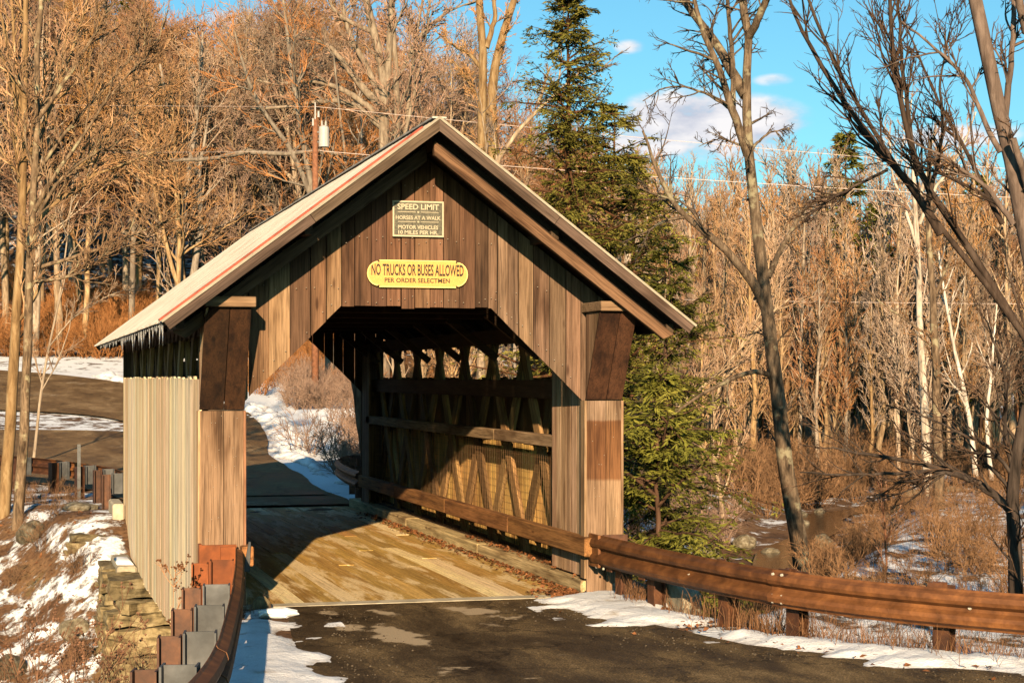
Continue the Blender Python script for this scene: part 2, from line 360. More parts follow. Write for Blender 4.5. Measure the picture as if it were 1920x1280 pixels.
def deck_mat():
    m, nt, N, L, B = new_mat('gritty deck planks'); vec, oi = coords(N, L)
    tc = N.new('ShaderNodeTexCoord')
    g = noise(N, L, mapping(N, L, vec, (26, .8, 26)), 1, 6, .6, .4)
    r1 = ramp(N, [(.3, (.55, .5, .42)), (.55, (1, 1, 1)), (.75, (1.3, 1.3, 1.3))]); L.new(g.outputs[0], r1.inputs[0])
    c = mixc(N, L, 'MULTIPLY', 1, oi.outputs['Color'], r1.outputs[0])
    geo = N.new('ShaderNodeNewGeometry')
    n2 = noise(N, L, mapping(N, L, geo.outputs['Position'], (2.2, .28, 1)), 1.5, 6, .68, .3)
    r2 = ramp(N, [(.5, (0, 0, 0)), (.58, (.85, .85, .85))]); L.new(n2.outputs[0], r2.inputs[0])
    c = mixc(N, L, 'MIX', r2.outputs[0], c, (.85, .65, .37))
    n3 = noise(N, L, geo.outputs['Position'], 40, 2, .6); r3 = ramp(N, [(.3, (.6, .58, .55)), (.6, (1.15,)*3)]); L.new(n3.outputs[0], r3.inputs[0])
    c = mixc(N, L, 'MULTIPLY', .7, c, r3.outputs[0])
    L.new(c, B.inputs['Base Color']); B.inputs['Roughness'].default_value = .7; B.inputs['Specular IOR Level'].default_value = .3
    bump(N, L, B, g.outputs[0], .4, .008)
    return m
M['deck'] = deck_mat()

def roof_mat():
    m, nt, N, L, B = new_mat('frosted metal roofing'); vec, oi = coords(N, L)
    n = noise(N, L, mapping(N, L, vec, (1.0, 7, 1.0)), 1.5, 6, .65)
    r = ramp(N, [(.32, (.2, .172, .14)), (.46, (.36, .325, .28)), (.68, (.5, .47, .43))]); L.new(n.outputs[0], r.inputs[0])
    L.new(r.outputs[0], B.inputs['Base Color']); B.inputs['Roughness'].default_value = .6; B.inputs['Metallic'].default_value = 0
    bump(N, L, B, n.outputs[0], .2, .01)
    return m
M['roof'] = roof_mat()

def sign_mat(name, col, rough=.5, speck=.15):
    return plain(name, col, rough, 0, speck, 60, 0)
M['sign_yellow'] = sign_mat('yellow sign paint', (.56, .325, .085), .55, .14)
M['sign_rim'] = sign_mat('pale yellow sign rim', (.8, .58, .2), .5, .05)
M['ink'] = sign_mat('dark lettering', (.02, .013, .01), .6, .1)
M['slate'] = sign_mat('dark speckled sign face', (.085, .08, .06), .7, .45)
M['cream'] = sign_mat('cream lettering', (.44, .385, .28), .6, .1)

def ice_mat():
    m, nt, N, L, B = new_mat('ice'); B.inputs['Base Color'].default_value = (.9, .93, .97, 1); B.inputs['Roughness'].default_value = .12
    B.inputs['Transmission Weight'].default_value = .75; B.inputs['IOR'].default_value = 1.31; return m
M['ice'] = ice_mat()
def water_mat():
    m, nt, N, L, B = new_mat('dark stream water'); B.inputs['Base Color'].default_value = (.035, .022, .012, 1); B.inputs['Roughness'].default_value = .12
    tc = N.new('ShaderNodeTexCoord'); n = noise(N, L, tc.outputs['Object'], 3, 4, .6); bump(N, L, B, n.outputs[0], .25, .05); return m
M['water'] = water_mat()

# ------------------------------------------------------------------ terrain
RAIL_R = [(2.06, -.36), (2.2, -2.1), (2.72, -4.35), (4.0, -6.2), (5.7, -7.9), (8.0, -9.6)]
RAIL_L = [(-2.1, -.1), (-2.45, -3.0), (-2.88, -5.95), (-3.25, -8.4), (-3.75, -10.2), (-4.6, -12.4)]
def rail_x(y, path, x_far, slope):
    p = sorted(path, key=lambda q: q[1]); return np.interp(y, [q[1] for q in p], [q[0] for q in p])
def creek_y(x):
    x = np.asarray(x, float)
    return np.where(x < 4, 5.0+.12*np.minimum(x+3, 0), np.where(x < 21, 5+1.67*(x-4), 33.4+.5*(x-21)))
def bed_z(x): return np.clip(-2.75+.038*np.asarray(x, float), -3.2, -1.55)
def gz(x, y, rough=True):
    x = np.asarray(x, float); y = np.asarray(y, float)
    q = y-creek_y(x); zb = bed_z(x)
    # near side
    er = np.maximum(x-rail_x(np.maximum(y, -9.6), RAIL_R, 0, 0)-.35, 0); el = np.maximum(rail_x(np.maximum(y, -12.4), RAIL_L, 0, 0)-.25-x, 0)
    el = np.where(y < -13, np.maximum(el-1.2-.35*(-13-y), 0), el)
    zn = -.78*(1-np.exp(-er/1.9))-2.3*(1-np.exp(-el/1.5))
    bwn = np.where(x > 3, 2.4+.25*np.clip(x-3, 0, 12), 2.3)
    tn = sstep(0, 1, (-q-2.3)/bwn)
    # far side
    hill = np.interp(y, [12, 20, 33, 45, 58, 71, 85, 110, 150, 220, 420, 900], [0, 0, .25, 1.0, 1.95, 2.9, 4.6, 11.5, 22, 38, 62, 80])
    flat = zb+.25+.006*np.clip(q, 0, 70)+.1*np.clip(q-75, 0, 260)
    s = x-.26*(y-50); w = sstep(12, 27, s)
    fh = hill*(1-w)+flat*w
    fh = np.where((x > 2.6), fh-(.9*sstep(2.6, 7, x)*(1-sstep(22, 40, y))*(1-w)), fh)
    bwf = 7+6*sstep(-2.9, -5, x)-2*sstep(6, 14, x)
    tf = sstep(0, 1, (q-2.3)/bwf)
    z = np.where(q < 0, zb+(zn-zb)*tn, zb+(fh-zb)*tf)
    if rough:
        onroad = ((np.abs(x) < 2.6) & (y < .5)) | ((y > 14.5) & (y < 82) & (x < 6) & (x > -50) & (tf > .97))
        plateau = (y < .5) & (er <= 0) & (el <= 0)
        a = np.where(onroad | plateau, .0, np.where(np.hypot(x, y) < 45, .22, .6))
        z = z+a*(fbm(x*.9, y*.9, 4)-.47)+np.where(onroad | plateau, 0, .12)*(fbm(x*3.1, y*3.1, 3)-.44)
    return z
def gz1(x, y): return float(gz(np.array([x]), np.array([y]))[0])

def axis_pts(segs):
    out = []
    for a, b, st in segs: out += list(np.arange(a, b-1e-6, st))
    out.append(segs[-1][1]); return np.array(out)
def grid_mesh(name, xs, ys, zf, mat, keep=None, smooth=True):
    X, Y = np.meshgrid(xs, ys); Z = zf(X, Y); nx, ny = len(xs), len(ys)
    V = np.stack([X, Y, Z], -1).reshape(-1, 3)
    i = np.arange(nx*ny).reshape(ny, nx)
    Q = np.stack([i[:-1, :-1], i[:-1, 1:], i[1:, 1:], i[1:, :-1]], -1)
    if keep is not None:
        k = keep(X, Y, Z); kk = k[:-1, :-1] | k[:-1, 1:] | k[1:, 1:] | k[1:, :-1]; Q = Q[kk]
    else: Q = Q.reshape(-1, 4)
    Q = Q.reshape(-1, 4); used = np.unique(Q); re = np.full(nx*ny, -1); re[used] = np.arange(len(used))
    return np_mesh(name, V[used], re[Q], None, mat, smooth), V[used]

def snow_bias(x, y):
    q = y-creek_y(x); b = np.full(x.shape, .36)
    b = np.where((x < -2.5) & (q > 1) & (y < 33), .50, b)                      # left far bank
    b = np.where((q < 0) & (x > 2.2), .53, b)                                 # right near bank
    b = np.where((q > 0) & (q < 14) & (x > 12), .45, b)
    bank = (x > 2.3) & (x < 14) & (y > 15) & (y < 74) & (q > 4)
    b = np.where(bank, .66-.02*np.clip(x-6, 0, 10)-.1*sstep(64, 74, y), b)
    b = np.where((y > 44) & (y < 76) & (x > np.interp(y, [44, 50, 58, 66, 72], [4, 3.6, 1.4, -1.2, -6])) & (x < 13), .66-.12*sstep(66, 76, y), b)
    b = np.where((x < 3) & (x > -60) & (y > 40) & (y < 52) & (x < 1), .52, b)            # island between the roads
    b = np.where((y > 70) & (y < 78) & (x < 9), .6, b)                        # far verge
    b = np.where((y > 78) & (x < 40) & (y < 135), .47, b)
    b = np.where((np.abs(q) < 2.3), .41, b)
    b = np.where((y > 60) & (x > 24), .48, b)
    return b
xs = axis_pts([(-220, -40, 12), (-40, -12, 2), (-12, -6, .5), (-6, 12, .2), (12, 30, .5), (30, 60, 1.2), (60, 120, 4), (120, 520, 25)])
ys = axis_pts([(-120, -30, 9), (-30, -13, 1), (-13, 30, .2), (30, 50, .5), (50, 90, 1), (90, 160, 2.5), (160, 700, 20)])
gm, GV = grid_mesh('ground', xs, ys, gz, M['ground'])
at = gm.attributes.new('snow', 'FLOAT', 'POINT'); at.data.foreach_set('value', snow_bias(GV[:, 0], GV[:, 1]).astype(np.float32))
tag(link('ground', gm), kind='structure')

# creek water
wv, wq = [], []
for k, x in enumerate(np.linspace(-16, 60, 90)):
    yc = float(creek_y(x)); z = float(bed_z(x))+.08
    wv += [(x, yc-1.1+.5*math.sin(x*.9), z), (x, yc+1.2+.5*math.sin(x*1.3+1), z)]
    if k: n = 2*k; wq.append((n-2, n, n+1, n-1))
tag(link('creek_water', np_mesh('creek_water', wv, wq, None, M['water'])), kind='structure')

# near road: between the two verges, ending at the bridge
def near_road():
    ys_ = axis_pts([(-26, -13, .5), (-13, -.3, .12)]); n = 44
    V = []; F = []
    for j, y in enumerate(ys_):
        xl = float(rail_x(y, RAIL_L, 0, 0))+.55 if y > -12 else -4.0-.4*(-12-y); xr = float(rail_x(max(y, -9), RAIL_R, 0, 0))-.45
        if y < -9: xr += .7*(-9-y)
        xl = max(xl, -2.2) if y > -2.5 else xl
        for i in range(n+1): V.append((xl+(xr-xl)*i/n, y, .012))
    V = np.array(V); m_ = n+1
    i = np.arange(len(ys_)*m_).reshape(len(ys_), m_); Q = np.stack([i[:-1, :-1], i[:-1, 1:], i[1:, 1:], i[1:, :-1]], -1).reshape(-1, 4)
    me = np_mesh('road', V, Q, None, M['asphalt'])
    fr = np.zeros(len(V))
    for (u, v, su, sv, s) in ((752, 1192, 52, 26, 1), (640, 1182, 40, 11, .9), (880, 1143, 48, 11, .95), (714, 1146, 28, 9, .9), (608, 1146, 28, 7, .8), (930, 1175, 40, 7, .6),
                              (990, 1200, 60, 7, .5), (870, 1262, 60, 8, .7), (1010, 1276, 40, 5, .7), (940, 1155, 60, 5, .8), (1000, 1235, 130, 22, .42), (1120, 1262, 120, 10, .4), (640, 1235, 70, 18, .36)):
        d = CAM[2]*FPX/(v-708); c = P(u, v, d); a = su/FPX*d; b = sv*d/(v-708)
        e = np.sqrt(((V[:, 0]-c[0]+.5*(fbm(V[:, 0]*2.3, V[:, 1]*2.3)-.47))/a)**2+((V[:, 1]-c[1]+1.2*(fbm(V[:, 0]*2.9+7, V[:, 1]*1.3)-.47))/b)**2)+.9*(fbm(V[:, 0]*5, V[:, 1]*3.5, 4)-.47)
        fr = np.maximum(fr, s*sstep(1.5, .45, e))
    fr = fr*.66+.12*sstep(-6, -12, V[:, 1])
    at = me.attributes.new('frost', 'FLOAT', 'POINT'); at.data.foreach_set('value', fr.astype(np.float32))
    tag(link('road', me), kind='structure')
near_road()

def ribbon(name, A, B, mat, n, m, lift):
    def res(Pts):
        p = np.array(Pts, float)
        for _ in range(3):
            q = [p[0]]
            for a, b in zip(p[:-1], p[1:]): q += [a*.75+b*.25, a*.25+b*.75]
            q.append(p[-1]); p = np.array(q)
        s = np.r_[0, np.cumsum(np.linalg.norm(np.diff(p, axis=0), axis=1))]; t = np.linspace(0, s[-1], n)
        return np.stack([np.interp(t, s, p[:, 0]), np.interp(t, s, p[:, 1])], -1)
    a, b = res(A), res(B)
    w = (fbm(np.arange(n)*.37, np.arange(n)*.11+3)-.47)*.8; b[:, 0] += w*.35; a[3:, 0] += (w*.3)[::-1][3:]
    T = np.linspace(0, 1, m)[None, :, None]; G = a[:, None]*(1-T)+b[:, None]*T
    Z = gz(G[..., 0], G[..., 1], False)+lift
    V = np.concatenate([G, Z[..., None]], -1).reshape(-1, 3)
    i = np.arange(n*m).reshape(n, m); Q = np.stack([i[:-1, :-1], i[1:, :-1], i[1:, 1:], i[:-1, 1:]], -1).reshape(-1, 4)
    me = np_mesh(name, V, Q, None, mat, True)
    at = me.attributes.new('frost', 'FLOAT', 'POINT')
    fr = .42*sstep(.5, .62, fbm(V[:, 0]*.5+40, V[:, 1]*.25))
    at.data.foreach_set('value', fr.astype(np.float32))
    return tag(link(name, me), kind='structure')
ribbon('road_beyond', [(-2.2, 15.32), (-2.3, 19), (-3.2, 22.5), (-6.5, 26.5), (-16, 31), (-45, 36)], [(2.2, 15.32), (2.4, 24), (2.9, 33), (1, 41), (-8, 42.5), (-45, 44)], M['asphalt_far'], 90, 24, .05)
ribbon('side_road', [(-50, 58), (-15, 51.5), (-6, 50), (-1, 47), (.2, 40), (.6, 33), (-.6, 25), (-1.4, 18)], [(-50, 80), (-15, 74.5), (-6, 72), (-1, 66), (1.8, 58), (4.2, 50), (4.0, 43), (2.8, 33), (2.3, 25), (2.0, 18)], M['asphalt_far'], 90, 24, .075)

# near snow verges: shallow heightfields that run out onto the ground with ragged edges
def snow_sheet(name, x0, x1, y0, y1, thick, field, step=.06):
    xs_ = np.arange(x0, x1, step); ys_ = np.arange(y0, y1, step)
    def zf(X, Y):
        f = field(X, Y); return gz(X, Y)+f*thick
    me, v = grid_mesh(name, xs_, ys_, zf, M['snow'], keep=lambda X, Y, Z: field(X, Y) > -.12)
    a_ = me.attributes.new('deep', 'FLOAT', 'POINT'); a_.data.foreach_set('value', field(v[:, 0], v[:, 1]).astype(np.float32))
    return tag(link(name, me), kind='stuff')
def f_right(X, Y):
    e = rail_x(np.maximum(Y, -9.6), RAIL_R, 0, 0)-X
    wid = .62+.35*(fbm(X*1.3, Y*1.3)-.47)*2
    gap = sstep(.55, .15, np.abs(Y+3.55-.5*(X-2)))
    wd = np.where(Y > -3.4, 1.05*sstep(.1, -1.0, Y)*sstep(-3.6, -2.4, Y)+.1, .72)
    f = np.minimum((wd-e)*1.6, (e+.7)*1.4)+(fbm(X*2.2, Y*2.2, 6)-.47)*2.3
    return np.clip(f-1.3*gap, -.6, 1.0)-.02
snow_sheet('snow', 1.0, 9.5, -10.5, -.2, .075, f_right)
def f_left(X, Y):
    e = X-rail_x(np.maximum(Y, -12.4), RAIL_L, 0, 0)
    f = np.minimum((.95-e)*1.5, (e+.45)*1.5)+(fbm(X*3.2+9, Y*1.5, 6)-.47)*1.9-.9*sstep(-1.9, -1.0, Y)-.5*sstep(.5, .0, np.abs(Y+2.4))
    return np.clip(f, -.6, 1)-.02
snow_sheet('snow', -5, -1.2, -11.5, -.5, .07, f_left)

def f_bank(X, Y):
    xr = np.interp(Y, [15, 24, 33, 43, 50, 58, 66], [2.35, 2.6, 3.1, 4.1, 3.9, 2.0, -.6]); e = X-xr-.55
    return np.clip(1-np.abs(e)/.75-.35+(fbm(X*2.6, Y*2.6, 5)-.47)*2.4-.8*sstep(34, 26, Y), -.6, 1)
snow_sheet('snow', -1.5, 8.0, 22, 68, .22, f_bank, .11)

# ------------------------------------------------------------------ covered bridge
rb = random.Random(3)
BR = tag(empty('covered_bridge', (0, 0, 0)), 'weathered timber covered bridge with frosted metal gable roof over the creek', 'bridge')
APEX, EAVE_X, EAVE_Z, Y0R, Y1R = 5.39, 2.95, 3.17, -1.1, 14.75
SL = (APEX-EAVE_Z)/EAVE_X
def jit(c, a=.15, r=rb):
    k = 1+r.uniform(-a, a); return tuple(max(0, x*k*(1+r.uniform(-.05, .05))) for x in c)
def board_edges(x0, x1, wmin, wmax, r=rb):
    e = [x0]
    while e[-1] < x1-wmax*.8: e.append(e[-1]+r.uniform(wmin, wmax))
    e[-1] = x1 if x1-e[-1] < wmin*.6 else e[-1]
    if e[-1] < x1: e.append(x1)
    return e
def gable(y, a, b, zl, zh, edges, colf, low_outer, thick=.03, toward=-1):
    ztop = lambda x: APEX-.185-SL*abs(x)
    def zbot(x):
        ax = abs(x)
        if ax <= a: return zl
        if ax <= b: return zl+(zh-zl)*(ax-a)/(b-a)
        return low_outer
    for x0, x1 in zip(edges[:-1], edges[1:]):
        g0, g1 = x0+rb.choice((.003, .004, .007)), x1-rb.choice((.003, .004, .007))
        br = sorted({g0, g1, *[c for c in (-b-.001, -b, -a, 0, a, b, b+.001) if g0 < c < g1]})
        jz = rb.uniform(-.018, .018) if abs((x0+x1)/2) < a+.1 else rb.uniform(-.008, .008)
        yy = y+rb.uniform(-.006, .006)
        poly = [(x, yy, zbot(x)+jz) for x in br]+[(x, yy, ztop(x)) for x in br[::-1]]
        MB().prism(poly, (0, -toward*thick, 0)).build('gable_board', M['wood_z'], BR, colf((x0+x1)/2))
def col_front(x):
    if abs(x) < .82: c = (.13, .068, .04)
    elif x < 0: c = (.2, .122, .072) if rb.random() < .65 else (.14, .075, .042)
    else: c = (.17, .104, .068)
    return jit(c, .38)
edges_f = [-2.5, -2.22, -1.95, -1.72, -1.48, -1.24, -1.06, -.885, -.735, -.54, -.36, -.19, -.03, .15, .315, .50, .69, .85, .96, 1.09, 1.22, 1.40, 1.60, 1.80, 1.985, 2.2, 2.46]
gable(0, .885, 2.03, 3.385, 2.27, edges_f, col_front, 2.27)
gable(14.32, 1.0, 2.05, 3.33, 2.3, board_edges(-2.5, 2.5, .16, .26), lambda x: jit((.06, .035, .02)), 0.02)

# roof: corrugated sheets, sheathing boards, rafters, rake boards
RF = empty('roof'); RF.parent = BR
def roof_pt(side, s, y, n=0.0):
    "s metres down the slope from the ridge, n metres above the roof plane"
    Lr = math.hypot(EAVE_X, APEX-EAVE_Z); dx, dz = EAVE_X/Lr, -(APEX-EAVE_Z)/Lr
    return (side*(dx*s-dz*n*1.0), y, APEX+dz*s+dx*n)
SLOPE = math.hypot(EAVE_X, APEX-EAVE_Z)
for side in (-1, 1):
    prof = []
    for k in range(4): prof += [(k*.2, 0), (k*.2+.13, 0), (k*.2+.15, .022), (k*.2+.185, .022)]
    prof.append((.8, 0))
    mb = MB(); vv = []
    for yy, h in prof:
        for s in (-.015, SLOPE*.35, SLOPE*.7, SLOPE+.05): vv.append(roof_pt(side, s, yy, h+.02))
    ff = [(i*4+j, i*4+4+j, i*4+5+j, i*4+1+j) for i in range(len(prof)-1) for j in range(3)]
    mb.add(vv, ff); sheet = mb.mesh('roof_sheet', M['roof'])
    for k in range(20):
        y = Y0R+.015+k*.79
        o = link('roof_sheet', sheet, RF, None, (0, y, rb.uniform(0, .004)))
    for k in range(14):
        s0, s1 = k*SLOPE/14+.004, (k+1)*SLOPE/14-.006
        poly = [roof_pt(side, s0, Y0R+.03, -.045), roof_pt(side, s1, Y0R+.03, -.045), roof_pt(side, s1, Y0R+.03, -.018), roof_pt(side, s0, Y0R+.03, -.018)]
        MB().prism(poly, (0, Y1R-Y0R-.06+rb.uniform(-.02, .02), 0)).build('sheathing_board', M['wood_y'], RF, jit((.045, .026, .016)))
    for k in range(13):
        y = .35+k*1.12
        poly = [roof_pt(side, .06, y, -.17), roof_pt(side, SLOPE-.12, y, -.17), roof_pt(side, SLOPE-.04, y, -.05), roof_pt(side, .02, y, -.05)]
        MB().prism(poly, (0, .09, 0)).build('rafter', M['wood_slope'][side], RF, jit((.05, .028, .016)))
    # rake board on the front edge, in two lengths with a butt joint
    for yb in (Y0R-.035, Y1R):
        cut = SLOPE*rb.uniform(.45, .6)
        for s0, s1 in ((0, cut), (cut+.006, SLOPE+.03)):
            pl = .745 if s0 == 0 else 0
            poly = [roof_pt(side, s0+.09*pl, yb, -.09), roof_pt(side, s1, yb, -.09), roof_pt(side, s1, yb, .012), roof_pt(side, s0-.012*pl, yb, .012)]
            MB().prism(poly, (0, .032, 0)).build('rake_board', M['wood_slope'][side], RF, jit((.09, .062, .046), .2))
    poly = [roof_pt(side, -.011, Y0R-.05, .014), roof_pt(side, SLOPE+.05, Y0R-.05, .014), roof_pt(side, SLOPE+.05, Y0R-.05, .04), roof_pt(side, -.03, Y0R-.05, .04)]
    MB().prism(poly, (0, .05, 0)).build('edge_trim', M['roof_cream'], RF)
    if side < 0:
        poly = [roof_pt(side, .2, Y0R-.053, .043), roof_pt(side, SLOPE+.06, Y0R-.053, .043), roof_pt(side, SLOPE+.06, Y0R-.053, .066), roof_pt(side, .2, Y0R-.053, .066)]
        MB().prism(poly, (0, .12, 0)).build('edge_strip', M['roof_red'], RF)
    # inner barge beam hung below the overhang
    yb = -.88 if side > 0 else -.5
    nb, nt_ = (-.28, -.15) if side > 0 else (-.3, -.15)
    poly = [roof_pt(side, -nb*.753, yb, nb), roof_pt(side, SLOPE-.1, yb, nb+.01), roof_pt(side, SLOPE-.03, yb, nt_), roof_pt(side, -nt_*.753, yb, nt_)]
    bevel(MB().prism(poly, (0, .09, 0)).build('barge_beam', M['wood_slope'][side], BR, (.16, .088, .05) if side > 0 else (.1, .06, .036)))
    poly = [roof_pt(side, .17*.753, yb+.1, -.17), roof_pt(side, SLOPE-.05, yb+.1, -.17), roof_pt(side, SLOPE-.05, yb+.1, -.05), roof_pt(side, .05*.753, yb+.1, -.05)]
    MB().prism(poly, (0, .03, 0)).build('gap_shade_board', M['wood_slope'][side], BR, (.022, .014, .009))  # added near-black board: stops sun above the beam, stands in for soffit shade
    # lookouts between gable and barge beam
    for s in (SLOPE*.97, SLOPE*.5):
        p = roof_pt(side, s, -.86, -.12); MB().beam(p, (p[0], .2, p[2]), .09, .1).build('lookout', M['wood_y'], BR, jit((.08, .05, .03)))
    # saw-tooth board under the eave
    xw = side*2.44
    n = 24; yy0, yy1 = .1, 14.2; zt, zb_ = 3.26, 3.05
    top = [(xw, yy1, zt), (xw, yy0, zt)]; bot = []
    for k in range(n):
        a = yy0+(yy1-yy0)*k/n; b = yy0+(yy1-yy0)*(k+.5)/n
        bot += [(xw, a, zb_+.13), (xw, b, zb_-.02+rb.uniform(-.01, .01))]
    bot.append((xw, yy1, zb_+.13))
    mb = MB()
    for p, q in zip(bot[:-1], bot[1:]):
        mb.prism([p, q, (xw, q[1], zt), (xw, p[1], zt)], (side*.025, 0, 0))
    mb.build('eave_trim', M['wood_y'], BR, (.07, .045, .028))
MB().beam((0, Y0R-.03, APEX+.035), (0, Y1R, APEX+.035), .16, .02).build('ridge_cap', M['roof'], RF)

# outer sheathing, one board at a time; the left side is the sunny bleached one
bw_mesh = {}
def wall_board_mesh(w, h):
    key = (round(w, 2), round(h, 2))
    if key not in bw_mesh: bw_mesh[key] = MB().box(-.014, .014, .003, w-.004, 0, h).mesh('wall_board', M['wood_pale'])
    return bw_mesh[key]
for side in (-1, 1):
    y = .05
    while y < 14.2:
        w = rb.choice((.15, .18, .2, .22, .25)); h = 3.3 if side < 0 else 3.25
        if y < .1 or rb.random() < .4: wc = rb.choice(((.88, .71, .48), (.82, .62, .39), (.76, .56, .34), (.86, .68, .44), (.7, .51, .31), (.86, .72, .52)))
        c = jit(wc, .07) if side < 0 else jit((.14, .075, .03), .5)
        o = link('wall_board', wall_board_mesh(w, h), BR, c, (side*2.475+rb.uniform(-.0015, .0015), y, 2.57-h+rb.uniform(-.02, .02)))
        y += w
# lattice trusses: two layers of crossing planks, each plank its own part
LA = math.radians(56); zb0, zt0 = -.15, 3.15; run = (zt0-zb0)/math.tan(LA)
for side in (-1, 1):
    for layer, sg in ((0, 1), (1, -1)):
        x = side*(2.30+.065*layer)
        y = .3-run+.35*layer
        while y < 14.2:
            a = [x, y if sg > 0 else y+run, zb0]; b = [x, y+run if sg > 0 else y, zt0]
            ya, yb_ = a[1], b[1]
            def clip(p, q):
                p = np.array(p); q = np.array(q)
                for lim, s in ((.1, 1), (14.15, -1)):
                    if (p[1]-lim)*s < 0: p = p+(q-p)*((lim-p[1])/(q[1]-p[1]))
                    if (q[1]-lim)*s < 0: q = q+(p-q)*((lim-q[1])/(p[1]-q[1]))
                return p, q
            if not ((ya < .1 and yb_ < .1) or (ya > 14.15 and yb_ > 14.15)):
                p, q = clip(a, b)
                if np.linalg.norm(p-q) > .5:
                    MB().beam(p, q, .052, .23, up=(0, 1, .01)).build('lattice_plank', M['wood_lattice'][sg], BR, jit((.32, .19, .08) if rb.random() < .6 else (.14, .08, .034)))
            y += 1.72
    for z, t in ((.06, .26), (2.42, .24), (3.16, .2)):
        for xx in (2.235, 2.405):
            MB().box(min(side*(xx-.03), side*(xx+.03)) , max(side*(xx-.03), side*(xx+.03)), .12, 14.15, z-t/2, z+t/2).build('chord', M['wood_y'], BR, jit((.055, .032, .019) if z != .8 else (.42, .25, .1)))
# low lining boards added behind the right lattice, coloured bright for sunlit glow, and a plate board on top of the left wall
y = 1.5
while y < 13.9:
    w = rb.choice((.3, .34, .4, .26)); MB().box(2.437, 2.455, y+.004, y+w-.004, .1, 1.66+rb.uniform(-.05, .05)).build('glow_lining_board', M['wood_z'], BR, jit((.78, .47, .16), .35)); y += w
for k in range(4): MB().box(-2.2, -2.17, .1+k*3.5, 3.58+k*3.5, 2.5, 2.8).build('plate_board', M['wood_y'], BR, jit((.06, .036, .02)))
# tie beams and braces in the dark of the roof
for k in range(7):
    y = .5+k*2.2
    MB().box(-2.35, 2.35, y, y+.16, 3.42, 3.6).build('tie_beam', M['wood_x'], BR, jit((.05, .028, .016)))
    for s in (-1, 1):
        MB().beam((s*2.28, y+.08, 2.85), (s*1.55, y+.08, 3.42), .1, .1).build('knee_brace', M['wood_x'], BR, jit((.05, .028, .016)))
# front posts: two face planks over a core, flared boxed brackets and caps above
for side in (-1, 1):
    xo, xi = (2.5, 2.02) if side < 0 else (2.45, 2.02)
    x0, x1 = sorted((side*xo, side*xi)); ztop = 2.2 if side < 0 else 2.3
    zb_ = -.5 if side < 0 else -.05
    MB().box(x0+.02, x1-.02, -.09, .1, zb_, ztop).build('post_core', M['wood_z'], BR, (.14, .09, .055))
    xm = x0+(x1-x0)*(.54 if side < 0 else .56)
    mat = M['wood_z'] if side < 0 else M['wood_band']
    for a, b in ((x0, xm-.003), (xm+.003, x1)):
        bevel(MB().box(a, b, -.125+rb.uniform(-.003, .003), -.09, zb_, ztop).build('post_plank', mat, BR, jit((.235, .155, .095) if side < 0 else (.225, .145, .095), .12)), .004)
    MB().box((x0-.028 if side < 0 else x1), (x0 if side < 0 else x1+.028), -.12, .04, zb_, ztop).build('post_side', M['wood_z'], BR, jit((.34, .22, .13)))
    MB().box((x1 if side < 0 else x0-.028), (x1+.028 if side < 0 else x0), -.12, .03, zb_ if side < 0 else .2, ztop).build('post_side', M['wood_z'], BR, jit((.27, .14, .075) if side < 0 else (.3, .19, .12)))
    # flared bracket
    fy = -.74 if side < 0 else -.66; zt = 3.33; zb2 = ztop+.012
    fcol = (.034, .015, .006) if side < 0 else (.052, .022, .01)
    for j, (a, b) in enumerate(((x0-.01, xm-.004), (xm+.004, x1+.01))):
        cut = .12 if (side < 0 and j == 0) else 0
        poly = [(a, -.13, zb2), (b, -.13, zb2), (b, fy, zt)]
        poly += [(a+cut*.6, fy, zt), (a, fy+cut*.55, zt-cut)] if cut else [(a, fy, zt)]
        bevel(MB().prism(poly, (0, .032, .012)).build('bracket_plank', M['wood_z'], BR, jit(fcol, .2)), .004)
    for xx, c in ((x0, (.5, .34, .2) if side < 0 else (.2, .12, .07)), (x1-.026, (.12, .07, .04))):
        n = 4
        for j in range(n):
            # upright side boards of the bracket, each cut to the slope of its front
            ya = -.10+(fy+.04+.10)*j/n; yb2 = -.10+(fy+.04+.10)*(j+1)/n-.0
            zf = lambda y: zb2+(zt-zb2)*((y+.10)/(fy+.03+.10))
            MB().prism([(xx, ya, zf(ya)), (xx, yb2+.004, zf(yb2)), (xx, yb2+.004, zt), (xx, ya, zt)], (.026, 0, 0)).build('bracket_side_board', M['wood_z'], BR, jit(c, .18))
    cx0, cx1 = (-2.52, -1.97) if side < 0 else (1.99, 2.57)
    bevel(MB().box(cx0, cx1, fy-.09, .0, zt+.008, zt+.12).build('bracket_cap', M['wood_x'], BR, (.25, .16, .095)), .008)
nm = MB(); oct_f = [(0,2,4),(2,1,4),(1,3,4),(3,0,4),(2,0,5),(1,2,5),(3,1,5),(0,3,5)]
def nail(x, y, z, r=.008): nm.add([(x+r, y, z), (x-r, y, z), (x, y+r, z), (x, y-r, z), (x, y, z+r), (x, y, z-r)], oct_f)
for x0, x1 in zip(edges_f[:-1], edges_f[1:]):
    for fx in (.25, .75):
        x = x0+(x1-x0)*fx
        if abs(x) > 2.0: continue
        for z in ((3.47, 4.15, 4.75) if abs(x) < .88 else (2.3+1.085*(2.03-abs(x))/1.145+.13, 3.6)):
            if z < 4.95-.7525*abs(x) and rb.random() < .8: nail(x+rb.uniform(-.01, .01), -.036, z+rb.uniform(-.04, .04))
for s_ in (-1, 1):
    for k in range(26): nail(s_*rb.uniform(2.08, 2.42), -.127, rb.uniform(.2, 2.15), .006)
tag(nm.build('nail_heads', plain('grey nail heads', (.34, .28, .22), .6, 0, .2, 5, 0), BR), kind='stuff')
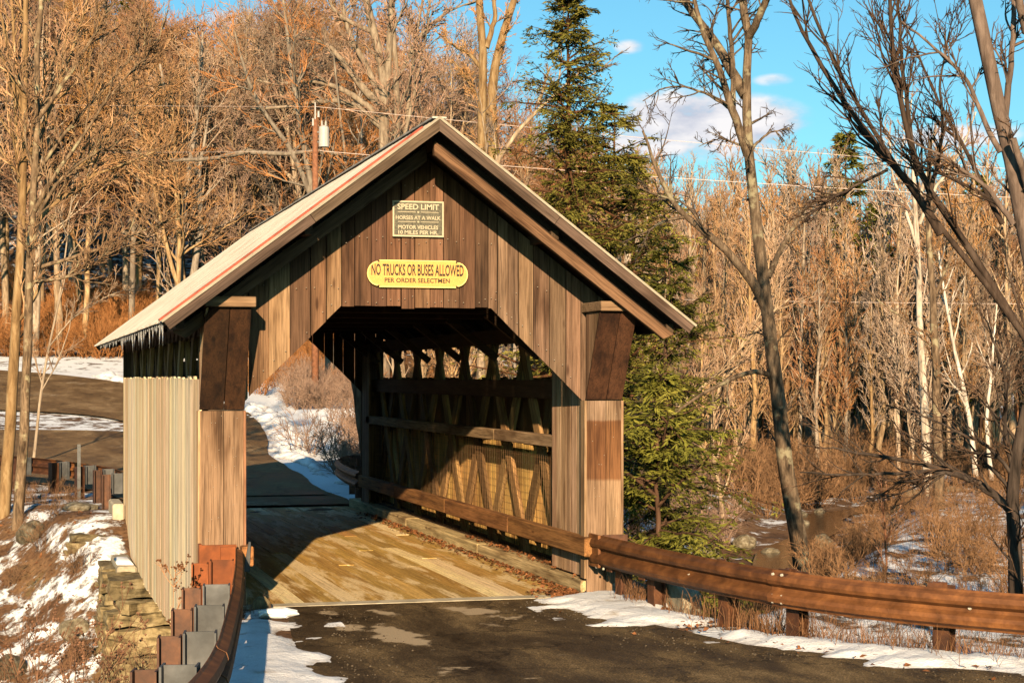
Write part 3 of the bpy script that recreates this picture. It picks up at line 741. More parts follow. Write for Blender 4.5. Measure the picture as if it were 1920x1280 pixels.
# inner side panel by the right post, and the far jambs
yy = .04
for w in (.2, .17, .24, .19, .22, .2, .18):
    MB().box(2.06, 2.085, yy+.002, yy+w-.004, .2, 3.2).build('inner_panel_board', M['wood_z'], BR, jit((.46, .3, .19), .2)); yy += w
for s in (-1, 1):
    yy = 13.6
    for w in (.2, .24, .26):
        a, b = sorted((s*2.06, s*2.09)); MB().box(a, b, yy, yy+w-.005, .0, 3.2).build('inner_panel_board', M['wood_z'], BR, jit((.2, .12, .075), .2)); yy += w
for s in (-1, 1):
    a, b = sorted((s*2.08, s*2.34)); MB().box(a, b, 14.02, 14.3, -.4, 3.3).build('far_post', M['wood_z'], BR, (.12, .07, .042))
# curbs, rails and wire mesh
for s in (-1, 1):
    for y0, y1 in ((-.05, 4.9), (4.91, 9.8), (9.81, 15.2)):
        a, b = sorted((s*1.97, s*2.3)); bevel(MB().box(a, b, y0, y1, -.02, .17+rb.uniform(-.006, .006)).build('curb_timber', M['wood_y'], BR, jit((.58, .43, .24), .1)), .012)
    for y0, y1 in ((-.32, 3.1), (3.106, 6.8), (6.806, 10.6), (10.606, 14.0)):
        a, b = sorted((s*1.93, s*2.06)); bevel(MB().box(a, b, y0, y1, .475, .695).build('guard_timber', M['wood_y'], BR, jit((.3, .14, .05), .12)), .012)
    for y0, y1 in ((1.42, 4.3), (4.305, 8.6), (8.605, 13.9)):
        a, b = sorted((s*2.06, s*2.2)); bevel(MB().box(a, b, y0, y1, 1.69, 1.84).build('upper_rail', M['wood_y'], BR, jit((.34, .235, .135), .12)), .008)
    for y in (.6, 2.4, 4.2, 6.0, 7.8, 9.6, 11.4, 13.2):
        a, b = sorted((s*2.06, s*2.2)); MB().prism([(a, y, .5), (b, y, .5), (b, y, .3)] if s > 0 else [(b, y, .5), (a, y, .5), (a, y, .3)], (0, .05, 0)).build('rail_bracket', M['wood_x'], BR, (.2, .1, .05))
mb = MB()
for k in range(15): mb.box(2.192, 2.1945, 1.45, 13.6, .22+k*.1, .2228+k*.1)
for k in range(122): mb.box(2.188, 2.1905, 1.45+k*.1, 1.4528+k*.1, .2, 1.69)
tag(mb.build('wire_mesh', M['mesh_wire'], BR), kind='stuff')
# deck planks, laid lengthwise
wx = 3.92/18
for i in range(18):
    x0 = -1.96+i*wx; y = -.02
    while y < 15.25:
        ln = min(rb.uniform(3.5, 7.5), 15.28-y); ln = 15.28-y if 15.28-y-ln < 1.2 else ln
        c = jit(rb.choice(((.52, .32, .085), (.62, .39, .12), (.38, .21, .05), (.55, .34, .1), (.46, .27, .075), (.92, .72, .42))), .12)
        link('deck_plank', MB().box(.004, wx-.004, .004, ln-.006, -.07, 0).mesh('deck_plank', M['deck']), BR, c, (x0, y, .005+rb.uniform(0, .008)))
        y += ln
MB().box(-2.3, 2.3, -.02, 15.2, -.45, -.09).build('deck_frame', M['wood_x'], BR, (.08, .05, .03))

# abutments, concrete bearing blocks
bevel(MB().box(-2.25, 2.3, -.32, -.035, -.5, .018).build('threshold', M['concrete']), .01); tag(bpy.data.objects['threshold'], kind='structure')
t = MB().box(2.34, 2.7, -.5, .35, -.7, .14).build('bearing_block', M['concrete'])
tag(t, 'low cream concrete block under the right front post of the bridge', 'concrete block'); bevel(t, .02)
t = MB().prism([(2.5, -2.05, -.5), (2.5, -.95, -.5), (2.5, -.95, .3), (2.5, -1.85, .3), (2.5, -2.05, .22)], (.22, 0, 0)).build('wing_block', M['concrete'])
tag(t, 'grey concrete wing block behind the first post of the right guardrail', 'concrete block'); bevel(t, .02)
MB().box(-2.72, -2.5, 13.72, 15.2, -1.4, .24).build('bearing_wall', M['concrete']); t = bpy.data.objects['bearing_wall']
tag(t, 'pale cream concrete bearing wall at the far end of the left wooden side', 'concrete wall'); bevel(t, .03)
bevel(MB().box(-2.84, -2.5, 10.2, 13.7, -1.3, -.56).build('ledge', M['concrete'], t), .04)
t2 = MB(); t2.add(*[(lambda: ([(-2.82, 10.5, -.56), (-2.55, 10.4, -.56), (-2.55, 11.4, -.56), (-2.82, 11.6, -.56), (-2.8, 10.7, -.5), (-2.62, 10.65, -.48), (-2.62, 11.2, -.49), (-2.78, 11.3, -.5)], [(0,3,2,1),(4,5,6,7),(0,1,5,4),(1,2,6,5),(2,3,7,6),(3,0,4,7)]))()][0])
tag(t2.build('snow_patch', M['frost'], smooth=True), 'small lump of snow lying on the pale concrete ledge', 'snow')

def rock_mesh(name, sx, sy, sz, r, mat, boxy=.0, n=3):
    import bmesh
    bm = bmesh.new(); bmesh.ops.create_icosphere(bm, subdivisions=n, radius=1)
    s = r.uniform(0, 99)
    for v in bm.verts:
        p = np.array(v.co)
        if boxy: p = np.sign(p)*np.abs(p)**(1-boxy)
        k = 1+.75*(float(fbm(p[0]*1.7+s, p[1]*1.7+p[2]*1.3+s, 3))-.45)
        v.co = (p[0]*k*sx, p[1]*k*sy, p[2]*k*sz)
    me = bpy.data.meshes.new(name); bm.to_mesh(me); bm.free(); me.materials.append(mat); return me
rs = random.Random(5)
AB = tag(empty('stone_abutment', (-.5, 9.6, -2.6)), 'stacked flat stone abutment below the left wooden side of the bridge', 'stone abutment')
def stone_mesh(w, d, h, r):
    "a quarried slab: a subdivided box with roughened faces"
    import bmesh
    bm = bmesh.new(); bmesh.ops.create_cube(bm, size=1); bmesh.ops.subdivide_edges(bm, edges=bm.edges[:], cuts=5, use_grid_fill=True)
    s = r.uniform(0, 99)
    for v in bm.verts:
        p = v.co; q = np.array((p.x*w, p.y*d, p.z*h))
        rr = .12*min(w, h)*2
        k = np.clip((np.abs(np.array(p))-.25)*4, 0, 1)
        nz = np.array([float(fbm(q[1]*5+s, q[2]*5+s*2, 3))-.47, float(fbm(q[0]*5+s, q[2]*6, 3))-.47, float(fbm(q[0]*4, q[1]*4+s, 3))-.47])
        v.co = Vector(q+nz*np.array([.22, .42, .13]))*1.0
    me = bpy.data.meshes.new('stone'); bm.to_mesh(me); bm.free(); me.materials.append(M['stone'])
    return me
z = -.64
for c in range(8):
    h = rs.uniform(.16, .44); x = -2.85-.02*c-rs.uniform(0, .2)
    while x < 1.2:
        w = rs.uniform(.6, 1.5)
        o = link('stone', stone_mesh(w-.03, .8, h-.03, rs), AB); o.location = Vector((x+w/2, 9.55+rs.uniform(-.1, .1)-.05*c, z-h/2))-AB.location
        o.rotation_euler = (rs.uniform(-.03, .03), rs.uniform(-.03, .03), rs.uniform(-.05, .05)); x += w
    y = 10.0
    while y < 14.3 and c < 7:
        w = rs.uniform(.6, 1.1); o = link('stone', stone_mesh(.7, w-.02, h-.015, rs), AB)
        o.location = Vector((-2.7-.04*c+rs.uniform(-.05, .05), y+w/2, z-h/2))-AB.location; y += w
    z -= h
for k in range(7):
    o = link('stone', stone_mesh(rs.uniform(.42, .6), .6, rs.uniform(.13, .18), rs), AB)
    o.location = Vector((-3.22-.05*(k % 3), 13.3+rs.uniform(-.08, .08), -.32-.165*k))-AB.location

# icicles on the left eave
ice_me = [MB().cyl((0, 0, 0), (rs.uniform(-.01, .01), 0, -1), .02, .002, 6).mesh('icicle', M['ice'], True) for _ in range(3)]
for k in range(40):
    y = -1.0+14.2*(k/40)**1.25+rs.uniform(-.06, .06)
    o = link('icicle', rs.choice(ice_me), None, None, roof_pt(-1, SLOPE+.035, y, .01)); s = rs.choice((.07, .11, .14, .19, .26))*(1 if y < 8 else .8)
    o.scale = (.5, .5, s); tag(o, 'thin icicle hanging from the left eave of the bridge roof', 'icicle', 'icicles along the left eave')

# ------------------------------------------------------------------ signs
def text_mesh(name, body, h, width, mat, bold=.0, depth=.004):
    c = bpy.data.curves.new(name, 'FONT'); c.body = body; c.size = 1; c.align_x = 'CENTER'; c.extrude = 0; c.offset = bold; c.resolution_u = 3
    o = bpy.data.objects.new(name, c); COL.objects.link(o); bpy.context.view_layer.update()
    dg = bpy.context.evaluated_depsgraph_get(); me = bpy.data.meshes.new_from_object(o.evaluated_get(dg)); bpy.data.objects.remove(o)
    n = len(me.vertices); co = np.empty(n*3, np.float32); me.vertices.foreach_get('co', co); co = co.reshape(-1, 3)
    lo, hi = co.min(0), co.max(0)
    cap = .7
    x = (co[:, 0]-(lo[0]+hi[0])/2)/(hi[0]-lo[0])*width; zz = co[:, 1]/cap*h
    V = np.stack([x, np.full(n, 0), zz], -1)
    F = [tuple(p.vertices) for p in me.polygons]; me.materials.clear()
    m2 = bpy.data.meshes.new(name); m2.from_pydata([tuple(map(float, v)) for v in V], [], F); m2.materials.append(mat)
    return m2
def on_sign(name, me, root, x, z, y): o = link(name, me, root); o.location = (x, y, z); return o

S = tag(empty('speed_limit_sign', (0, -.03, 4.2)), 'dark speckled speed limit sign with cream rim high on the bridge gable', 'sign')
w, h = .595, .405
bevel(MB().box(-w/2, w/2, -.02, .015, 0, h).build('board', M['slate'], S), .003)
fr = MB(); b = .014
fr.box(-w/2-.004, w/2+.004, -.026, -.004, -.004, b).box(-w/2-.004, w/2+.004, -.026, -.004, h-b, h+.004).box(-w/2-.004, -w/2+b, -.026, -.004, b, h-b).box(w/2-b, w/2+.004, -.026, -.004, b, h-b)
fr.build('rim', M['cream'], S)
for body, z, hh, ww in (('SPEED LIMIT', .312, .062, .49), ('HORSES AT A WALK', .195, .042, .53), ('MOTOR VEHICLES', .086, .042, .47), ('10 MILES PER HR.', .026, .042, .47)):
    on_sign('lettering', text_mesh('lettering', body, hh, ww, M['cream'], .02), S, 0, z, -.0245)
for z in (.278, .165):
    MB().box(-.24, -.03, -.0245, -.018, z, z+.007).build('divider', M['cream'], S); MB().box(.03, .24, -.0245, -.018, z, z+.007).build('divider', M['cream'], S)
    MB().prism([(-.014, -.0245, z+.003), (0, -.0245, z+.015), (.014, -.0245, z+.003), (0, -.0245, z-.009)], (0, .006, 0)).build('diamond', M['cream'], S)

S = tag(empty('vehicle_sign', (-.005, -.03, 3.61)), 'yellow rounded sign against trucks and buses above the bridge opening', 'sign')
def plaque(w, h, ins=0.0):
    pts = []; r = h/2-ins; notch = .018; ww = w/2-h*.42
    for sx in (1, -1):
        sgn = sx
        seq = []
        seq.append((sgn*ww, -h/2+ins)); seq.append((sgn*ww, -h/2+ins+notch))
        for k in range(9):
            a = -math.pi/2*.86+k*math.pi*.86/8; seq.append((sgn*(ww+.01+(h*.42-ins)*math.cos(a)), (h/2-ins-notch)*math.sin(a)/math.sin(math.pi/2*.86)))
        seq.append((sgn*ww, h/2-ins-notch)); seq.append((sgn*ww, h/2-ins))
        pts += seq if sx > 0 else seq[::-1]
    return [(x, 0, z+h/2) for x, z in pts]
pl = plaque(1.17, .315)
MB().prism([(x, -.02, z) for x, y, z in pl], (0, .03, 0)).build('board', M['sign_yellow'], S)
inn = plaque(1.17, .315, .012); rim = MB(); n = len(pl)
for k in range(n):
    a, b2 = pl[k], pl[(k+1) % n]; c, d = inn[(k+1) % n], inn[k]
    rim.prism([(a[0], -.027, a[2]), (b2[0], -.027, b2[2]), (c[0], -.027, c[2]), (d[0], -.027, d[2])], (0, .005, 0))
rim.build('rim', M['sign_rim'], S)
on_sign('lettering', text_mesh('lettering', 'NO TRUCKS OR BUSES ALLOWED', .125, 1.09, M['ink'], .024), S, 0, .142, -.0235)
on_sign('lettering', text_mesh('lettering', 'PER ORDER SELECTMEN', .05, .77, M['ink'], .02), S, -.005, .058, -.0235)
bolt = MB().cyl((0, -.03, 0), (0, -.015, 0), .009, .009, 8).mesh('screw', M['ink'])
for x, z in ((-.46, .02), (.46, .02), (-.46, .295), (.46, .295)): link('screw', bolt, S).location = (x, 0, z)

# ------------------------------------------------------------------ guardrails
def smooth_path(pts, it=3):
    p = np.array(pts, float)
    for _ in range(it):
        q = [p[0]]
        for a, b in zip(p[:-1], p[1:]): q += [a*.75+b*.25, a*.25+b*.75]
        q.append(p[-1]); p = np.array(q)
    s = np.r_[0, np.cumsum(np.linalg.norm(np.diff(p, axis=0), axis=1))]
    return p, s
W_PROF = [(0, 0), (.02, .012), (.05, .07), (.095, .085), (.13, .07), (.165, .014), (.195, .014), (.23, .07), (.265, .085), (.31, .07), (.34, .012), (.36, 0)]
def wbeam(path, s0, s1, z_top, face, mat, parent, lift=0.0, zoff=lambda s: 0):
    "one length of corrugated beam; face=+1 bulges to the right of the direction of travel"
    p, s = path; n = max(3, int((s1-s0)/.25)); t = np.linspace(s0, s1, n)
    X = np.stack([np.interp(t, s, p[:, 0]), np.interp(t, s, p[:, 1])], -1); T = np.gradient(X, axis=0); T /= np.linalg.norm(T, axis=1)[:, None]
    Nn = np.stack([T[:, 1], -T[:, 0]], -1)*face
    loop = [(z, o+lift) for z, o in W_PROF]+[(z, o-.007+lift) for z, o in W_PROF[::-1]]
    V = []; m = len(loop)
    for i in range(n):
        for z, o in loop: V.append((X[i, 0]+Nn[i, 0]*o, X[i, 1]+Nn[i, 1]*o, z_top+zoff(t[i])-.36+z))
    Q = [(i*m+j, i*m+(j+1) % m, (i+1)*m+(j+1) % m, (i+1)*m+j) for i in range(n-1) for j in range(m)]
    mb = MB(); mb.add(V, Q+[tuple(range(m)), tuple(range((n-1)*m, n*m))[::-1]])
    o = mb.build('rail_beam', mat, parent)
    return o
def at_path(path, s):
    p, S_ = path; x = np.interp(s, S_, p[:, 0]); y = np.interp(s, S_, p[:, 1]); e = .05
    d = np.array([np.interp(s+e, S_, p[:, 0])-np.interp(s-e, S_, p[:, 0]), np.interp(s+e, S_, p[:, 1])-np.interp(s-e, S_, p[:, 1])]); d /= np.linalg.norm(d)
    return np.array([x, y]), d
def ibeam(name, c, d, w, dep, z0, z1, mat, parent, tw=.016):
    "I-section upright at c: flanges of width w along d, depth dep across"
    mb = MB(); nrm = np.array([d[1], -d[0]]); up = (0, 0, 1)
    def slab(off, a, b):
        q = [c+nrm*off[0]+d*a, c+nrm*off[0]+d*b, c+nrm*off[1]+d*b, c+nrm*off[1]+d*a]
        mb.prism([(x, y, z0) for x, y in q], (0, 0, z1-z0))
    slab((-dep/2, -dep/2+tw), -w/2, w/2); slab((dep/2-tw, dep/2), -w/2, w/2); slab((-dep/2+tw+.001, dep/2-tw-.001), -tw/2, tw/2)
    return mb.build(name, mat, parent)
def dot(path, s, z, off, face, parent, r=.016):
    c, d = at_path(path, s); n = np.array([d[1], -d[0]])*face; a = c+n*off; b = c+n*(off+.018)
    MB().cyl((a[0], a[1], z), (b[0], b[1], z), r, r*.8, 7).build('bolt', M['bolt'], parent)

# right guardrail: starts at the bridge post and bends away to the right
pr = smooth_path(RAIL_R); GR = tag(empty('guardrail', (2.3, -1.2, 0)), 'brown corrugated steel guardrail curving right from the bridge post', 'guardrail')
GR.location = (0, 0, 0)
face_r = 1   # travelling towards the camera the road lies to the right of the path
zo = lambda s: .0
for k, (a, b) in enumerate(((.0, 3.95), (3.72, 7.75), (7.52, 10.8))):
    wbeam(pr, a, b, .69-.004*k, face_r, M['rust_beam'], GR, .008*(k % 2), zoff=lambda s_: .05-.08*float(sstep(0, 6.5, s_)))
for s in (3.78, 3.9):
    for z in (.38, .445, .6, .65): dot(pr, s, z, .06, face_r, GR)
for s in (7.6, 7.72):
    for z in (.38, .445, .6, .65): dot(pr, s, z, .06, face_r, GR)
for s in (.1, .3):
    for z in (.37, .66): dot(pr, s, z, .03, face_r, GR)
for s in (2.35, 5.9): dot(pr, s, .5, .02, face_r, GR, .02)
c0, d0 = at_path(pr, .2)
MB().box(2.12, 2.42, -.44, -.415, .40, .74).build('end_plate', M['rust'], GR)
MB().prism([(2.05, -.55, .37), (2.05, -.2, .37), (2.05, -.2, .745), (2.05, -.55, .745)], (-.03, 0, 0)).build('end_shoe', M['rust_beam'], GR)
for s in (.35, 1.25, 2.75, 3.85, 5.55, 7.2, 8.8):
    c, d = at_path(pr, s); n = np.array([d[1], -d[0]])*face_r
    g = gz1(*(c-n*.2))
    ibeam('post', c-n*.2, d, .16, .15, min(g, 0)-.5, .66, M['rust'], GR)
    ibeam('blockout', c-n*.065, d, .14, .115, .34, .70, M['rust'], GR)

# left guardrail: seen from behind, posts towards the ravine
pl_ = smooth_path(RAIL_L); GL = tag(empty('guardrail', (0, 0, 0)), 'rusty guardrail left of the road seen from behind with grey blockouts', 'guardrail')
for k, (a, b) in enumerate(((.25, 4.0), (3.8, 7.7), (7.5, 12.6))):
    wbeam(pl_, a, b, .70-.004*k, -1, M['rust_beam'], GL, .008*(k % 2))
for i, s in enumerate((1.9, 4.1, 5.6, 7.15, 8.7, 10.3)):
    c, d = at_path(pl_, s); n = np.array([d[1], -d[0]])*-1
    g = gz1(*(c-n*.4))
    ibeam('post', c-n*.36, d, .2, .17, g-.4, .69, M['rust_red'] if i < 1 else M['rust'], GL)
    ibeam('blockout', c-n*.14, d, .2, .24, .26, .72, M['rust_red'] if i < 1 else M['zinc'], GL)
MB().box(-2.5, -2.12, -.3, -.27, .18, .72).box(-2.53, -2.5, -.3, -.16, .18, .73).build('end_plate', M['rust_red'], GL)
MB().box(-2.3, -2.12, -.34, -.305, .2, .7).build('end_plate', M['rust_red'], GL)
MB().prism([(-2.05, -.34, .42), (-1.99, -.36, .75), (-1.97, -.36, .75), (-1.98, -.34, .42)], (0, .05, 0)).build('end_tab', M['zinc'], GL)

# guardrails beyond the bridge
pf = smooth_path([(-2.35, 15.0), (-2.45, 18.4), (-3.7, 22.2), (-6.8, 25.9), (-13, 29.0)])
GF = tag(empty('guardrail', (0, 0, 0)), 'rusty guardrail with grey blockouts left of the road beyond the bridge', 'guardrail')
zf_ = lambda s: float(gz(*[np.array([q]) for q in at_path(pf, s)[0]], False)[0])
wbeam(pf, .2, 7.0, .70, 1, M['rust_beam'], GF, zoff=zf_); wbeam(pf, 6.8, 16.5, .70, 1, M['rust'], GF, .01, zoff=zf_)
for i, s in enumerate((.8, 2.6, 4.3, 6.0, 7.8, 9.6, 11.4, 13.2, 15)):
    c, d = at_path(pf, s); n = np.array([d[1], -d[0]]); g = gz1(*(c-n*.4)); zz = zf_(s)
    ibeam('post', c-n*.36, d, .2, .16, g-.5, .68+zz, M['rust'], GF); ibeam('blockout', c-n*.14, d, .2, .22, .3+zz, .70+zz, M['zinc'], GF)
pg = smooth_path([(2.1, 14.75), (2.25, 17.5), (2.7, 21.0), (4.4, 25.0), (7.2, 28)])
GG = tag(empty('guardrail', (0, 0, 0)), 'short rusty guardrail right of the snowy road seen through the bridge opening', 'guardrail')
zg_ = lambda s: float(gz(*[np.array([q]) for q in at_path(pg, s)[0]], False)[0])*.6
wbeam(pg, .1, 6.5, .72, -1, M['rust_beam'], GG, zoff=zg_); wbeam(pg, 6.3, 13, .72, -1, M['rust_beam'], GG, .01, zoff=zg_)
for s in (.8, 2.6, 4.4, 6.2, 8.0, 9.8, 11.6):
    c, d = at_path(pg, s); n = np.array([d[1], -d[0]])*-1; g = gz1(*(c-n*.3))
    ibeam('post', c-n*.3, d, .16, .15, g-.5, .7+zg_(s), M['rust'], GG); ibeam('blockout', c-n*.12, d, .15, .19, .34+zg_(s), .73+zg_(s), M['rust'], GG)
    
# thin grey marker post by the far guardrail
q = P(148, 905, 38.5); zg = gz1(q[0], q[1])
sp = tag(empty('marker_post', (q[0], q[1], zg)), 'thin grey steel marker post beside the far left guardrail', 'marker post')
MB().box(-.035, .035, -.02, -.012, -.4, 1.16).box(-.035, -.028, -.012, .02, -.4, 1.16).box(.028, .035, -.012, .02, -.4, 1.16).build('channel', M['zinc'], sp)
for z in (.4, .7, 1.0, 1.1): MB().cyl((0, -.024, z), (0, -.019, z), .008, .008, 6).build('hole_rim', M['ink'], sp)

# ------------------------------------------------------------------ utility pole and cables
pp = P(591, 690, 74.0); zg = gz1(pp[0], pp[1])
U = tag(empty('utility_pole', (pp[0], pp[1], zg)), 'reddish wooden utility pole with white transformer behind the bridge roof', 'utility pole')
ztp = P(591, 192, 74)[2]-zg
MB().cyl((0, 0, -.5), (0, 0, ztp-.7), .16, .11, 10).build('shaft', M['pole'], U, smooth=True)
MB().cyl((0, 0, ztp-.7), (0, 0, ztp), .03, .025, 8).build('top_pin', M['white_metal'], U)
ztr = P(605, 255, 74)[2]-zg
MB().cyl((.34, -.1, ztr-.45), (.34, -.1, ztr+.35), .21, .21, 14).cyl((.34, -.1, ztr+.35), (.34, -.1, ztr+.42), .21, .1, 14).build('transformer', M['white_metal'], U)
MB().beam((.05, -.05, ztr+.15), (.3, -.1, ztr+.15), .05, .06).beam((.05, -.05, ztr-.25), (.3, -.1, ztr-.25), .05, .06).build('transformer_bracket', M['zinc'], U)
for dx in (-.08, .08): MB().cyl((.34+dx, -.1, ztr+.4), (.34+dx, -.1, ztr+.62), .035, .02, 7).build('bushing', M['white_metal'], U)
MB().cyl((.12, -.1, ztr+.75), (.12, -.1, ztr+1.0), .05, .04, 7).cyl((-.1, -.06, ztr+.4), (-.1, -.06, ztr+.7), .045, .035, 7).build('insulator', M['white_metal'], U)
def make_cable(a, b, sag, r, label):
    t = np.linspace(0, 1, 40)[:, None]; X = a*(1-t)+b*t; X[:, 2] -= (4*sag*t*(1-t))[:, 0]
    V, Qd = tube(X[None], np.full((1, 40), r), 5)
    tag(link('power_line', np_mesh('power_line', V, Qd, None, M['wire'], True)), label, 'power line', 'cables from the utility pole')
def tube(Pt, R, sides):
    "tubes round M polylines of N points: Pt (M,N,3), R (M,N)"
    Mn, Nn, _ = Pt.shape
    T = np.gradient(Pt, axis=1); T /= np.linalg.norm(T, axis=2, keepdims=True)+1e-9
    mean = Pt[:, -1]-Pt[:, 0]; mean /= np.linalg.norm(mean, axis=1, keepdims=True)+1e-9
    ref = np.where(np.abs(mean[:, 2:3]) < .8, np.array([[0, 0, 1.]]), np.array([[1., .2, 0]]))[:, None, :]
    A = np.cross(T, ref); A /= np.linalg.norm(A, axis=2, keepdims=True)+1e-9; B = np.cross(A, T)
    ang = np.arange(sides)*2*math.pi/sides
    V = Pt[:, :, None, :]+R[:, :, None, None]*(A[:, :, None, :]*np.cos(ang)[None, None, :, None]+B[:, :, None, :]*np.sin(ang)[None, None, :, None])
    i = np.arange(Mn*Nn*sides).reshape(Mn, Nn, sides); j = np.roll(i, -1, axis=2)
    Q = np.stack([i[:, :-1], j[:, :-1], j[:, 1:], i[:, 1:]], -1).reshape(-1, 4)
    return V.reshape(-1, 3), Q
make_cable(P(591, 200, 74), P(2500, 362, 66), .15, .009, 'upper pale cable crossing the sky right of the bridge')
make_cable(P(600, 283, 74), P(2500, 396, 66), .25, .012, 'lower pale cable crossing the sky right of the bridge')
make_cable(P(595, 545, 74), P(2500, 572, 66), .15, .008, 'thin low cable crossing in front of the sunlit woods at right')
make_cable(P(591, 200, 74), P(-600, 176, 80), .15, .004, 'upper thin cable running left of the utility pole through the woods')
make_cable(P(597, 283, 74), P(-600, 268, 80), .2, .004, 'lower thin cable running left of the utility pole through the woods')

# ------------------------------------------------------------------ trees
def nrm(a): return a/(np.linalg.norm(a, axis=-1, keepdims=True)+1e-9)
def spawn(r, Pt, R, Ln, k, n, fac, ang, up, jit_, t0=.2, t1=1.0, rr=.6, rcap=9, rtip=.004, taper=.5, bias=None, flat=0):
    "k children on each of the M parent polylines; returns points, radii, lengths"
    Mn, Nn, _ = Pt.shape; idx = np.repeat(np.arange(Mn), k); K = Mn*k
    t = r.uniform(t0, t1, K); f = t*(Nn-1); i0 = np.clip(f.astype(int), 0, Nn-2); w = (f-i0)[:, None]
    pos = Pt[idx, i0]*(1-w)+Pt[idx, i0+1]*w; tan = nrm(Pt[idx, i0+1]-Pt[idx, i0]); rad = R[idx, i0]*(1-w[:, 0])+R[idx, i0+1]*w[:, 0]
    v = r.normal(size=(K, 3)); v[:, 2] *= (1-flat)
    if bias is not None: v += bias
    v -= (v*tan).sum(1, keepdims=True)*tan; v = nrm(v)
    a = (ang*r.uniform(.7, 1.3, K))[:, None]; d = tan*np.cos(a)+v*np.sin(a)
    L = Ln[idx]*fac*(1-taper*t)*r.uniform(.55, 1.25, K)
    out = np.empty((K, n, 3)); out[:, 0] = pos; st = (L/(n-1))[:, None]
    for j in range(1, n):
        d = nrm(d+r.normal(size=(K, 3))*jit_+np.array([0, 0, up])); out[:, j] = out[:, j-1]+d*st
    r0 = np.minimum(np.minimum(rad*rr, rcap), .02*L+.004)
    rad2 = r0[:, None]*(1-np.linspace(0, 1, n))[None]**.8+rtip
    return out, rad2, L
class Geo:
    def __init__(s): s.V = []; s.Q = []; s.n = 0
    def add(s, V, Q): s.V.append(V); s.Q.append(Q+s.n); s.n += len(V)
    def tubes(s, Pt, R, sides): s.add(*tube(Pt, R, sides))
    def mesh(s, name, mat, smooth=True): return np_mesh(name, np.concatenate(s.V), np.concatenate(s.Q), None, mat, smooth)
    def arr(s): return np.concatenate(s.V), np.concatenate(s.Q)
def wobble(r, pts, n, amp):
    "resample a polyline to n points, smoothly, with a little natural waver"
    p = np.array(pts, float); s = np.r_[0, np.cumsum(np.linalg.norm(np.diff(p, axis=0), axis=1))]; t = np.linspace(0, s[-1], n)
    q = np.stack([np.interp(t, s, p[:, i]) for i in range(3)], -1)
    for _ in range(2): q[1:-1] = (q[:-2]+2*q[1:-1]+q[2:])/4
    q[1:-1] += r.normal(size=(n-2, 3))*amp; return q, s[-1]

def forest_tree(seed, H, r0, style):
    r = np.random.default_rng(seed); tr = Geo(); tw = Geo(); n = 14
    lean = r.normal(size=2)*.05*H; ts = np.linspace(0, 1, n)
    base = np.stack([lean[0]*ts**1.5+np.cumsum(r.normal(size=n))*.02*H*.2, lean[1]*ts**1.5+np.cumsum(r.normal(size=n))*.02*H*.2, -1.0+ts*(H+1)], -1)
    base[0, :2] = base[1, :2]*.5
    stems = [(base, r0*(1-ts)**.75+.012)]
    if style == 'fork':
        k = int(n*r.uniform(.3, .5)); sd = r.normal(size=2); sd /= np.linalg.norm(sd); tt = np.linspace(0, 1, n)
        b2 = base[k][None]+np.stack([sd[0]*H*.16*tt**.8, sd[1]*H*.16*tt**.8, tt*(H-base[k, 2])*.95], -1); stems.append((b2, stems[0][1][k]*.8*(1-tt)**.75+.012))
    Pt = np.stack([s[0] for s in stems]); R = np.stack([s[1] for s in stems]); Ln = np.full(len(stems), H)
    tr.tubes(Pt, R, 6)
    if style == 'slim': a = spawn(r, Pt, R, Ln, 26, 7, .3, .75, .10, .09, .3, .98, .5, .05, .008, .55)
    else: a = spawn(r, Pt, R, Ln, 20, 8, .42, .8, .09, .1, .3, .97, .55, .09, .009, .6)
    tr.tubes(a[0], a[1], 4)
    b = spawn(r, *a, 10, 5, .52, .75, .06, .14, .15, 1, .6, .035, .0085, .5)
    tw.tubes(b[0], b[1], 3)
    c = spawn(r, *b, 9, 4, .55, .7, .05, .18, .1, 1, .7, .015, .007, .4)
    tw.tubes(c[0], c[1], 3)
    return tr, tw

FV = []
specs = [(1, 17, .2, 'slim'), (2, 16, .17, 'slim'), (3, 18, .24, 'fork'), (4, 15, .15, 'slim'), (5, 19, .26, 'broad'), (6, 16, .2, 'fork'), (7, 14, .13, 'slim'), (8, 17, .22, 'broad'), (9, 18, .18, 'slim'), (10, 16, .19, 'fork')]
for sd_, H, r0, st in specs:
    tr, tw = forest_tree(sd_, H, r0, st)
    FV.append((H, tr.mesh('trunk', M['bark_tan']), {'red': tw.mesh('crown', M['twig_red']), }))
    FV[-1][2]['tan'] = FV[-1][2]['red'].copy(); FV[-1][2]['tan'].materials[0] = M['twig_tan']
def place_tree(v, x, y, h, tone, label, group, z=None):
    H, tm, cm = FV[v]; z = gz1(x, y) if z is None else z
    o = empty('bare_tree', (x, y, z), rt.uniform(0, 6.28)); s = h/H; o.scale = (s*rt.uniform(.85, 1.15),)*2+(s,)
    tag(o, label, 'tree', group)
    link('trunk', tm, o); link('crown', cm[tone], o); return o
rt = random.Random(21)
def world_at(u, d): p = P(u, 708, d); return p[0], p[1]
def blocked(x, y):
    q = y-float(creek_y(x))
    return (-60 < x < 5.6 and 12 < y < 76) or abs(q) < 4
def ridge_v(u): return float(np.interp(u, [-150, 180, 260, 340, 430, 520, 640, 800, 900, 1000, 1120, 1300], [-100, -90, -20, 45, 50, -30, 10, 70, 130, 210, 300, 330]))
